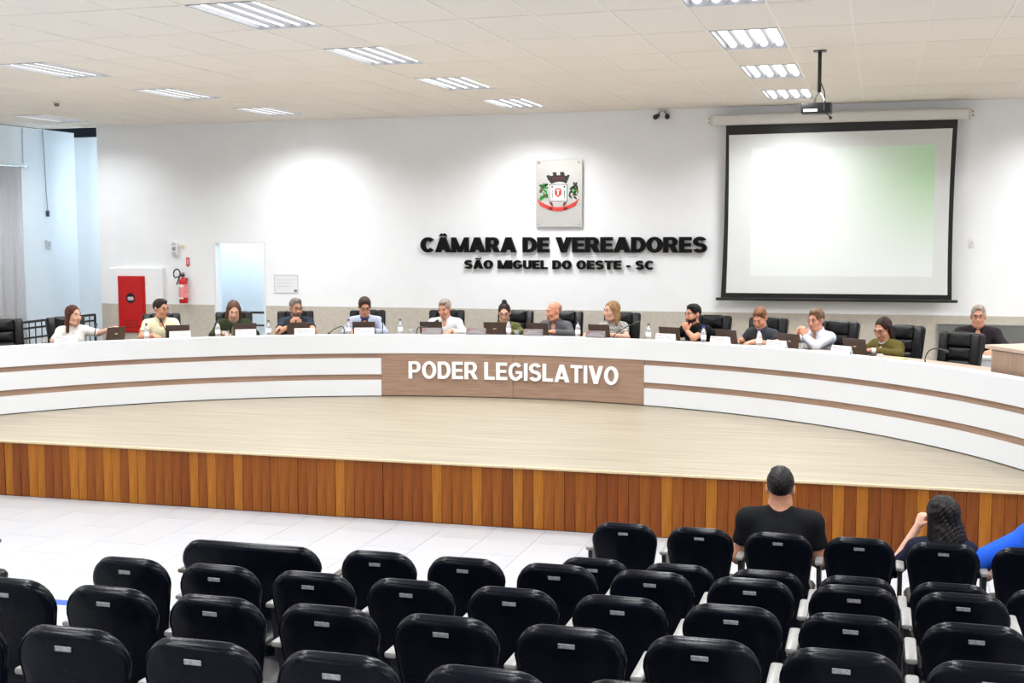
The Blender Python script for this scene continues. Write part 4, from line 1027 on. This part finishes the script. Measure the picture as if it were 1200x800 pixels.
def person(label, loc, rz, top, lean=14, look=(0, 0, 0), hoff=(0, 0), arms=None, sleeve='short', skin=None, shirt=None, hair=None, hmat=None, glasses=None, collar=None, female=False, over=None, vest=None, trousers=None, hs=1.06, beard=None, group=None, dark_eye=True, tilt=0, ground=0.0, build=1.0, stand=False):
    e = empty('person', loc, rz, label, 'person', group)
    fs = (.90 if female else 1.0)*build
    d = np.array([math.sin(math.radians(tilt)), -math.sin(math.radians(lean)), math.cos(math.radians(lean))]); d = unit(d)
    neck_l = .52*(.97 if female else 1)
    hz = top - .255*hs - neck_l*d[2]
    hip = np.array([0, 0, hz]); xax = unit(np.array([1, 0, 0]) - d*d[0]); yax = np.cross(d, xax); RT = np.stack([xax, yax, d], 1)
    neck = hip+d*neck_l
    sw = .168*fs
    sh = [hip+d*(neck_l-.075)+xax*sx*sw for sx in (-1, 1)]
    hc = neck+np.array([hoff[0], -.035+hoff[1], .13*hs])
    arms = arms or [None, None]
    dflt = [((-.275, -.20, .755), (-.14, -.50, .808), (.35, -1, -.12), (0, 0, -1), 22), ((.275, -.20, .755), (.14, -.50, .808), (-.35, -1, -.12), (0, 0, -1), 22)]
    arms = [a or b for a, b in zip(arms, dflt)]
    bf = Field(.0115)
    def torso(F, g=0.0, k=.05, legs=False):
        F.ell(hip+d*.02, (.158*fs+g, .112*fs+g, .10+g), RT, k); F.ell(hip+d*.17, (.146*fs+g, .108*fs+g, .15+g), RT, k); F.ell(hip+d*(neck_l-.18), (.166*fs+g, .116*fs+g, .155+g), RT, k)
        if female: F.ell(hip+d*.31+yax*-.075*fs, (.12*fs+g, .055+g, .07+g), RT, k)
        F.cap(sh[0]+xax*.0, sh[1]-xax*.0, .058*fs+g, None, k)
        for q in sh: F.cap(neck-d*.01, q+d*.005, .040*fs+g*.8, .046*fs+g, .04)
    torso(bf)
    bf.cap(neck-d*.05, hc+np.array([0, .018, -.05]), .052*fs+.004, .05*fs+.002, .025)
    lim = []
    for sx, q, (el, ha, fd, nr, cu) in zip((-1, 1), sh, arms):
        el, ha = np.array(el), np.array(ha)
        bf.cap(q, el, .048*fs, .041*fs, .03); bf.cap(el, ha, .041*fs, .028, .02); lim.append((q, el, ha))
    hipj = [hip+xax*s*.085 for s in (-1, 1)]; kz = max(hz+.0, .44)
    knee = [np.array([s*.12, -.43, kz]) for s in (-1, 1)]; ank = [np.array([s*.12, -.40, .10]) for s in (-1, 1)]
    if stand: knee = [np.array([s*.10, -.02, .48]) for s in (-1, 1)]; ank = [np.array([s*.10, 0, .10]) for s in (-1, 1)]
    for a, b, c in zip(hipj, knee, ank):
        bf.cap(a, b, .078*fs, .056, .03); bf.cap(b, c, .054, .038, .02); bf.cap(c, c+np.array([0, -.14, -.045]), .04, .03, .02)
    parts = [bf.build()]
    # head at a finer grain, then both hands
    R = rotm(*look)
    def T(p): return hc + R @ (np.array(p, float)*hs)
    hf = Field(.0052)
    def he(c, r, k=.02, mode=0): return hf.ell(T(c), tuple(v*hs for v in r), R, k, mode)
    he((0, .014, .03), (.073, .094, .087)); he((0, -.028, -.035), (.057, .068, .083), .03); he((0, -.056, -.095), (.032, .030, .026), .03)
    for s in (-1, 1):
        he((s*.032, -.066, -.03), (.026, .028, .03), .02); he((s*.074, .012, -.006), (.011, .019, .031), .006)
        hf.cap(T((s*.044, -.01, -.085)), T((s*.02, -.05, -.1)), .024*hs, .02*hs, .03)
    hf.cap(T((-.034, -.082, .026)), T((.034, -.082, .026)), .013*hs, None, .012)
    for s in (-1, 1): he((s*.031, -.108, .006), (.019, .02, .012), .012); hf.carve(None, .01)
    hf.cap(T((0, -.094, .014)), T((0, -.114, -.030)), .008*hs, .0125*hs, .01)
    for s in (-1, 1): he((s*.011, -.104, -.034), (.009, .010, .008), .006)
    hf.cap(T((-.017, -.093, -.064)), T((.017, -.093, -.064)), .0075*hs, None, .008)
    hf.cap(hc+np.array([0, .018, -.05]), neck+np.array([0, 0, .0]), .05*fs+.003, .052*fs+.004, .03)
    parts.append(hf.build())
    for (q, el, ha), (_, _, fd, nr, cu), sx in zip(lim, arms, (-1, 1)):
        g = Field(.0048); hand_field(g, ha, fd, nr, -sx if nr[2] < 0 or True else sx, cu, sc=.98*(.92 if female else 1)); parts.append(g.build())
    np_mesh('body', parts, skin, e)
    # clothing
    shf = Field(.0115); torso(shf, .012)
    frac = {'short': .62, 'elbow': .95, 'none': 0, 'cap': .38}.get(sleeve)
    for q, el, ha in lim:
        if sleeve == 'long':
            shf.cap(q, el, .060*fs, .052*fs, .03); shf.cap(el, el+(ha-el)*.93, .052*fs, .037, .02, cut=1)
        elif frac: shf.cap(q, q+(el-q)*frac, .062*fs, .060*fs, .03, cut=1)
    if collar == 'same':
        for a in range(0, 360, 30):
            t0, t1 = math.radians(a), math.radians(a+30)
            P = [neck+xax*.062*fs*math.sin(t)+yax*(.066*fs*math.cos(t)+.004)+d*(.012+.016*math.cos(t)) for t in (t0, t1)]; shf.cap(P[0], P[1], .014, None, .01)
    if collar and not female:                   # open neck
        shf.ell(neck-yax*.095*fs-d*.035, (.033, .055, .062), RT, .01); shf.carve(None, .008)
    np_mesh('shirt', [shf.build()], shirt, e)
    if collar not in (None, 'same'):
        cf = Field(.006)
        for a in range(0, 360, 30):
            t0, t1 = math.radians(a), math.radians(a+30)
            P = [neck+xax*.062*fs*math.sin(t)+yax*(.068*fs*math.cos(t)-.004)+d*(.008+.018*math.cos(t)) for t in (t0, t1)]; cf.cap(P[0], P[1], .015, None, .01)
        for s in (-1, 1): cf.cap(neck+yax*-.07*fs+xax*s*.03-d*.012, neck+yax*-.10*fs+xax*s*.045-d*.055, .014, .008, .01)
        np_mesh('collar', [cf.build()], collar, e)
    if over:                         # open jacket
        of = Field(.0115); torso(of, .026)
        for q, el, ha in lim: of.cap(q, el, .072*fs, .062*fs, .03); of.cap(el, el+(ha-el)*.80, .062*fs, .05, .02, cut=1)
        c0 = neck+yax*-.15-d*.28; of.ell(c0, (.052, .13, .30), RT, .01); of.carve(None, .01)
        of.ell(neck+d*.02, (.075*fs, .085*fs, .07), RT, .01); of.carve(None, .01)
        np_mesh('jacket', [of.build()], over, e)
    if vest:
        of = Field(.0115)
        of.ell(hip+d*.17, (.146*fs+.024, .108*fs+.024, .15), RT, .05); of.ell(hip+d*(neck_l-.17), (.150*fs+.02, .116*fs+.026, .165), RT, .05)
        for q in sh: of.cap(neck-d*.02, q*.75+neck*.25, .05*fs, .055*fs, .03)
        c0 = neck+yax*-.16-d*.16; of.ell(c0, (.03, .12, .20), RT, .01); of.carve(None, .01)
        of.ell(neck+d*.03, (.062*fs, .08*fs, .07), RT, .01); of.carve(None, .01)
        np_mesh('vest', [of.build()], vest, e)
    tf = Field(.014); tf.ell(hip-d*.015, (.158*fs+.018, .112*fs+.018, .10+.006), RT, .04)
    for a, b, c in zip(hipj, knee, ank): tf.cap(a, b, .090*fs, .068, .03); tf.cap(b, c+np.array([0, 0, .02]), .066, .056, .02, cut=1)
    np_mesh('trousers', [tf.build()], trousers or mat('dark_trousers', rgb(36, 38, 46), .8, var=.1, scale=80), e)
    for c in ank:
        bm = NB(); b_sphere(bm, (0, 0, 0), 1, 12, 8)
        for v in bm.verts: v.co = Vector((c[0]+v.co.x*.048, c[1]-.07+v.co.y*.135, max(.002, .045+v.co.z*.052)))
        fin(bm, 'shoe', mat('black_shoe', rgb(20, 20, 22), .4), e, 'all')
    # hair
    if hair:
        F = Field(.0058)
        def E_(c, r, k=.02, warp=None): return F.ell(T(c), tuple(v*hs for v in r), R, k, 0, warp)
        def C_(a, b, r1, r2, k=.02): return F.cap(T(a), T(b), r1*hs, r2*hs, k)
        def cutplane(p, n, k=.012):
            P0 = T(p); n_ = R @ unit(n); F.fn(lambda X, Y, Z: (X-P0[0])*n_[0]+(Y-P0[1])*n_[1]+(Z-P0[2])*n_[2], P0-.4, P0+.4, k, 2)
        rough = (lambda X, Y, Z: .004*np.sin(X*190+Z*40)*np.sin(Y*170+1)*np.sin(Z*150))
        strand = (lambda X, Y, Z: .0035*np.sin(X*230+3*np.sin(Z*40))*np.sin(Y*210+1))
        if hair in ('short', 'thick', 'thin', 'bun', 'fringe'):
            g = {'short': .0, 'thick': .004, 'thin': -.003, 'bun': .0, 'fringe': -.003}[hair]
            E_((0, .018, .034), (.0775+g, .099+g, .092+g), .02, rough)
            if hair == 'thick': E_((.012, -.042, .098), (.052, .045, .03), .025, rough)
            if hair == 'short': E_((.008, -.034, .096), (.05, .045, .026), .03, rough)
            F.ell(T((0, -.100, .012)), (.060*hs, .062*hs, {'thin': .088, 'bun': .076}.get(hair, .070)*hs), R, .01); F.carve(None, .008)
            cutplane((0, -.05, -.012), (0, -.34, -.94), .008)
            for s in (-1, 1):                       # clear the ears and the temples
                F.ell(T((s*.082, .004, -.012)), (.02*hs, .022*hs, .034*hs), R, .008); F.carve(None, .006)
            if hair == 'fringe': cutplane((0, 0, .04), (0, -.25, 1))
            if hair == 'bun': E_((0, .035, .132), (.034, .034, .032), .012, rough)
        elif hair in ('long', 'bob', 'curly', 'blond'):
            L = {'long': -.22, 'bob': -.12, 'curly': -.27, 'blond': -.17}[hair]; w = {'long': .0, 'bob': .002, 'curly': .02, 'blond': .006}[hair]
            wv = strand if hair != 'curly' else (lambda X, Y, Z: .0065*np.sin(X*150+Z*60)*np.sin(Y*140+1)*np.sin(Z*120+X*40))
            E_((0, .02, .032), (.080+w*.6, .100+w*.6, .094+w*.3), .02, wv)
            E_((0, .055, L*.45), (.080+w, .048+w, abs(L)*.62), .03, wv)
            if hair == 'curly': E_((0, .06, L*.75), (.115, .06, .12), .04, wv)
            for s in (-1, 1): C_((s*.070, .01, .02), (s*(.082+w), .0, L*.9), .022+w*.7, .020+w, .025)
            F.ell(T((.006, -.104, -.032)), (.066*hs, .094*hs, .118*hs), R, .01); F.carve(None, .010)
        np_mesh('hair', [F.build()], hmat, e)
    # facial details
    def tpts(P): return [Vector(T(p)) for p in P]
    M_EYE = mat('eye_white', rgb(226, 220, 214), .3, var=.01); M_IRIS = mat('dark_iris', rgb(38, 26, 20), .2)
    for s in (-1, 1):
        bm = NB(); c = T((s*.031, -.081, .006)); b_sphere(bm, c, .0118*hs, 10, 8)
        o = fin(bm, 'eye', [M_EYE, M_IRIS], e, 'all')
        fdir = Vector(R @ np.array([0, -1, 0.0]))
        for p in o.data.polygons:
            if (p.center-Vector(c)).normalized().dot(fdir) > .70: p.material_index = 1
        bm = NB(); b_tube(bm, tpts([(s*.014, -.097, .030), (s*.032, -.096, .036), (s*.049, -.083, .030)]), [.0045, .005, .003], 6); fin(bm, 'eyebrow', hmat or mat('grey_brow', rgb(120, 105, 95), .8), e, True)
    bm = NB(); b_tube(bm, tpts([(-.021, -.092, -.064), (-.008, -.1005, -.062), (.008, -.1005, -.062), (.021, -.092, -.064)]), [.002, .0045, .0045, .002], 6); fin(bm, 'mouth', mat('lip', rgb(168, 92, 84), .4, var=.05), e, True)
    if beard:
        F = Field(.0055); F.ell(T((0, -.036, -.062)), (.060*hs, .070*hs, .066*hs), R, .02)
        for s in (-1, 1): F.cap(T((s*.062, -.005, .0)), T((s*.05, -.03, -.06)), .013*hs, .02*hs, .02)
        P0 = T((0, -.06, -.045)); n_ = R @ unit((0, -.15, 1)); F.fn(lambda X, Y, Z: (X-P0[0])*n_[0]+(Y-P0[1])*n_[1]+(Z-P0[2])*n_[2], P0-.3, P0+.3, .012, 2)
        F.ell(T((0, -.112, -.062)), (.018*hs, .02*hs, .008*hs), R, .006); F.carve(None, .006)
        np_mesh('beard', [F.build()], beard, e)
    if glasses:
        bm = NB()
        for s in (-1, 1):
            ring = [(s*.031+.0225*math.cos(t), -.106+.012*abs(s*.031+.0225*math.cos(t))/.05, .004+.0165*math.sin(t)) for t in [2*math.pi*k/14 for k in range(15)]]
            b_tube(bm, tpts(ring), .0024*hs, 5)
            b_tube(bm, tpts([(s*.053, -.094, .008), (s*.074, -.05, .010), (s*.079, .02, .006)]), .0024*hs, 5)
        b_tube(bm, tpts([(-.009, -.106, .006), (0, -.110, .008), (.009, -.106, .006)]), .0024*hs, 5)
        fin(bm, 'glasses', glasses, e, True)
    return e, dict(hc=hc, neck=neck, sh=sh, T=T, R=R)

# ---- skin, hair and cloth tones
def skin(n, *c): return mat('skin_' + n, rgb(*[v*.93 for v in c]), .5, spec=.3, var=.05, scale=25)
def cloth(n, *c, **k): return mat('cloth_' + n, rgb(*[v*.94 for v in c]), .85, spec=.15, var=k.pop('var', .06), scale=k.pop('scale', 50), bump=.08, **k)
def hairm(n, *c): return mat('hair_' + n, rgb(*[v*.88 for v in c]), .5, spec=.22, var=.22, scale=60, stretch=(1, 1, .25))
SK1, SK2, SK3, SK4 = skin('light', 228, 178, 154), skin('warm', 214, 154, 124), skin('ruddy', 222, 158, 130), skin('tan', 204, 150, 120)
H_BR, H_RB, H_DK, H_GR, H_BL, H_BLK, H_LB, H_SG = hairm('brown', 74, 54, 42), hairm('reddish_brown', 92, 46, 34), hairm('dark', 44, 32, 28), hairm('grey', 132, 122, 112), hairm('blond', 172, 134, 88), hairm('black', 24, 20, 20), hairm('light_brown', 138, 92, 60), hairm('silver', 176, 162, 150)
G_BLK, G_RED, G_THIN = mat('black_frame', rgb(24, 20, 22), .3), mat('dark_red_frame', rgb(110, 30, 30), .3), mat('thin_metal_frame', rgb(150, 110, 100), .3, .5)

def member(th, r, label, top, look, pitch, **k):
    """seat someone behind the desk; look = turn of the face seen from the hall, + to the right"""
    p = polar(r, th); phic = math.degrees(math.atan2(p.x, p.y)); tw = k.pop('tw', 0)
    yaw = th - tw - phic + look
    return person(label, p, -math.radians(th-tw), top, look=(yaw, pitch, k.pop('roll', 0)), group='people seated behind the curved desk', **k)
RM = 7.62
up_l = lambda x, y, z, ex, ey: ((ex, ey, .80), (x, y, z), (.25, -.1, .95), (.8, .6, 0), 58)
up_r = lambda x, y, z, ex, ey: ((ex, ey, .80), (x, y, z), (-.25, -.1, .95), (-.8, .6, 0), 58)
member(-47.3, RM, 'woman with long reddish brown hair in a white top at the left', 1.215, 38, 4, female=True, skin=SK1, shirt=cloth('white_top', 238, 234, 228), sleeve='elbow', hair='long', hmat=H_RB, lean=10,
       arms=[None, ((.30, -.20, .84), (.40, -.40, .90), (.35, -.6, .35), (-.3, .2, -1), 30)])
member(-38.8, RM, 'man with dark hair and glasses in a pale yellow polo shirt', 1.265, 42, 6, skin=SK2, shirt=cloth('pale_yellow', 238, 232, 196), hair='short', hmat=H_DK, glasses=G_THIN, collar='same', lean=10)
member(-31.5, RM, 'woman with a brown bob in a dark green jacket looking down before the doorway', 1.225, 4, 24, female=True, skin=SK1, shirt=cloth('grey_green_top', 130, 128, 106), hair='bob', hmat=hairm('chestnut', 104, 76, 58), over=cloth('dark_green_jacket', 50, 56, 36), lean=18, build=1.1, sleeve='long')
member(-25.1, RM, 'grey-haired man with glasses and hands clasped at his chin in a dark blue T-shirt', 1.245, 22, 8, skin=SK4, shirt=cloth('dark_blue_tee', 48, 58, 70), hair='short', hmat=H_GR, glasses=G_BLK, lean=18, beard=hairm('grey_stubble', 120, 104, 94),
       arms=[up_l(-.05, -.36, .885, -.24, -.40), up_r(.05, -.36, .885, .24, -.40)])
member(-17.9, RM, 'dark-haired man with glasses in a light blue shirt looking down', 1.25, 6, 22, skin=SK3, shirt=cloth('light_blue_shirt', 190, 200, 222), hair='thick', hmat=H_BR, glasses=G_BLK, collar=cloth('navy_collar', 52, 60, 92), sleeve='long', lean=14)
member(-9.4, RM, 'grey-haired man in a white shirt looking to the left', 1.225, -26, 16, skin=SK3, shirt=cloth('white_shirt', 242, 242, 244), hair='short', hmat=H_SG, collar='same', sleeve='long', lean=15)
member(-3.0, RM, 'woman with dark hair in a bun and glasses wearing a grey vest', 1.175, -2, 18, female=True, skin=SK1, shirt=cloth('olive_camouflage', 104, 108, 62, var=.3, scale=26), hair='bun', hmat=H_DK, glasses=G_THIN, vest=cloth('pale_grey_vest', 196, 196, 208), sleeve='long', lean=16)
member(2.6, RM, 'bald man in a grey long-sleeved shirt looking to the left', 1.205, -58, 8, skin=SK3, shirt=cloth('grey_shirt', 98, 98, 102), hair='fringe', hmat=hairm('cropped_fair', 190, 150, 124), collar='same', sleeve='long', lean=16, tw=-10,
       arms=[((-.26, -.22, .77), (-.0, -.47, .81), (.6, -.8, 0), (0, 0, -1), 40), ((.28, -.20, .77), (.13, -.47, .82), (-.6, -.8, 0), (0, 0, -1), 40)])
member(8.7, RM, 'woman with shoulder-length blond hair in a black and white patterned dress', 1.22, -52, 2, female=True, skin=SK1, shirt=mat('black_white_print', rgb(214, 212, 206), .8, var=.02, scale=42, c2=rgb(36, 36, 38)), hair='blond', hmat=H_BL, sleeve='short', lean=12, tw=-12)
member(17.8, RM, 'bearded man in a black T-shirt resting his chin on his hand', 1.215, -48, 6, skin=SK2, shirt=cloth('black_tee', 22, 23, 27), hair='short', hmat=H_BLK, beard=hairm('black_beard', 50, 34, 28), lean=18, tw=-14,
       arms=[((-.27, -.24, .77), (-.08, -.50, .808), (.5, -.9, 0), (0, 0, -1), 25), ((.20, -.42, .80), (.03, -.34, .875), (-.35, -.15, .9), (-.5, .85, 0), 62)])
member(24.8, RM, 'man with short reddish hair in a dark grey T-shirt writing', 1.205, -22, 30, skin=SK3, shirt=cloth('charcoal_tee', 58, 60, 66), hair='short', hmat=H_LB, lean=18, tw=-6, collar='same')
member(30.8, RM, 'man with glasses in a pale shirt holding his hands at his mouth', 1.215, -34, 8, skin=SK3, shirt=cloth('pale_blue_shirt', 222, 228, 242), hair='thick', hmat=hairm('ash_brown', 128, 100, 76), glasses=G_THIN, collar='same', sleeve='long', lean=16, tw=-10,
       arms=[up_l(-.10, -.38, .90, -.22, -.42), up_r(-.005, -.37, .90, .22, -.40)])
member(37.9, RM, 'woman with long dark hair and glasses in an olive jacket looking down', 1.16, -36, 22, female=True, skin=SK2, shirt=cloth('white_blouse', 238, 236, 236), hair='long', hmat=hairm('dark_red_brown', 52, 28, 24), glasses=G_RED, over=cloth('olive_jacket', 98, 88, 42), sleeve='long', lean=16, tw=-10, build=1.08)
# the man behind the empty chair, and the speaker at the stand whose arm reaches into the picture
p14 = (1.12, 15.62, S)
person('grey-haired man with glasses in a dark shirt behind the empty chair', p14, -math.radians(4), 1.278, lean=10, look=(0, 4, 0), skin=SK3, shirt=cloth('black_brown_shirt', 42, 36, 40), hair='short', hmat=H_SG, glasses=G_BLK, collar='same', sleeve='long', build=1.1,
       arms=[((-.30, -.24, .80), (-.16, -.42, .775), (.35, -1, -.1), (0, 0, -1), 22), ((.30, -.24, .80), (.16, -.42, .775), (-.35, -1, -.1), (0, 0, -1), 22)])
st = make_exec(); st.location = (1.12, 15.62+.25, S); st.scale = (1, 1, .8); tag(st, 'black leather chair under the grey-haired man in the dark shirt', 'chair', 'black leather chairs along the curved desk')
# ---- people in the audience, seen from behind
lap_l = ((-.27, -.06, .56), (-.12, -.34, .52), (.3, -1, -.1), (0, 0, -1), 25)
lap_r = ((.27, -.06, .56), (.12, -.34, .52), (-.3, -1, -.1), (0, 0, -1), 25)
person('broad man with short dark hair in a black T-shirt seated in the front row', (-.595, 8.30, 0), math.pi, 1.185, lean=4, hs=1.14, look=(0, 6, 0), skin=SK2, shirt=cloth('black_cotton_tee', 16, 17, 20), hair='short', hmat=hairm('black_brown', 30, 26, 26), build=1.2, sleeve='short', arms=[lap_l, lap_r], hoff=(0, .02))
person('woman with long curly dark hair raising a hand to her face in the front row', (.42, 8.26, 0), math.pi, 1.03, lean=14, look=(35, 8, 4), female=True, skin=SK1, shirt=cloth('dark_navy_top', 26, 28, 48), hair='curly', hmat=hairm('curly_black', 26, 20, 20), sleeve='elbow', hs=1.04,
       arms=[lap_l, ((.32, -.16, .50), (.145, -.24, .80), (-.3, -.2, .9), (-.7, -.5, 0), 60)])
person('person in a bright blue jacket at the right edge of the front row', (1.00, 8.27, 0), math.pi - .2, 1.10, lean=14, tilt=-15, look=(0, 8, 0), skin=SK2, shirt=cloth('blue_lining', 30, 60, 150), hair='short', hmat=H_DK, over=cloth('bright_blue_jacket', 36, 92, 214), sleeve='long', trousers=cloth('jeans', 92, 110, 136), build=1.1, arms=[lap_l, ((.40, .02, .62), (.30, -.24, .60), (-.3, -1, -.1), (0, 0, -1), 25)])
# ---- the speaker at the wooden stand: only a forearm and hand are seen
sp_ = polar(7.62, 64.5)
person('person in a dark sleeve resting a hand on the wooden stand at the right edge', sp_, -math.radians(64.5), 1.68, lean=10, skin=SK1, shirt=cloth('dark_sleeve', 34, 40, 38), hair='short', hmat=H_BR, sleeve='long', stand=True, arms=[((-.34, -.22, 1.13), (-.40, -.45, 1.085), (-.3, -1, -.05), (0, 0, -1), 25), ((.28, -.22, 1.13), (.12, -.45, 1.085), (-.3, -1, -.05), (0, 0, -1), 25)])
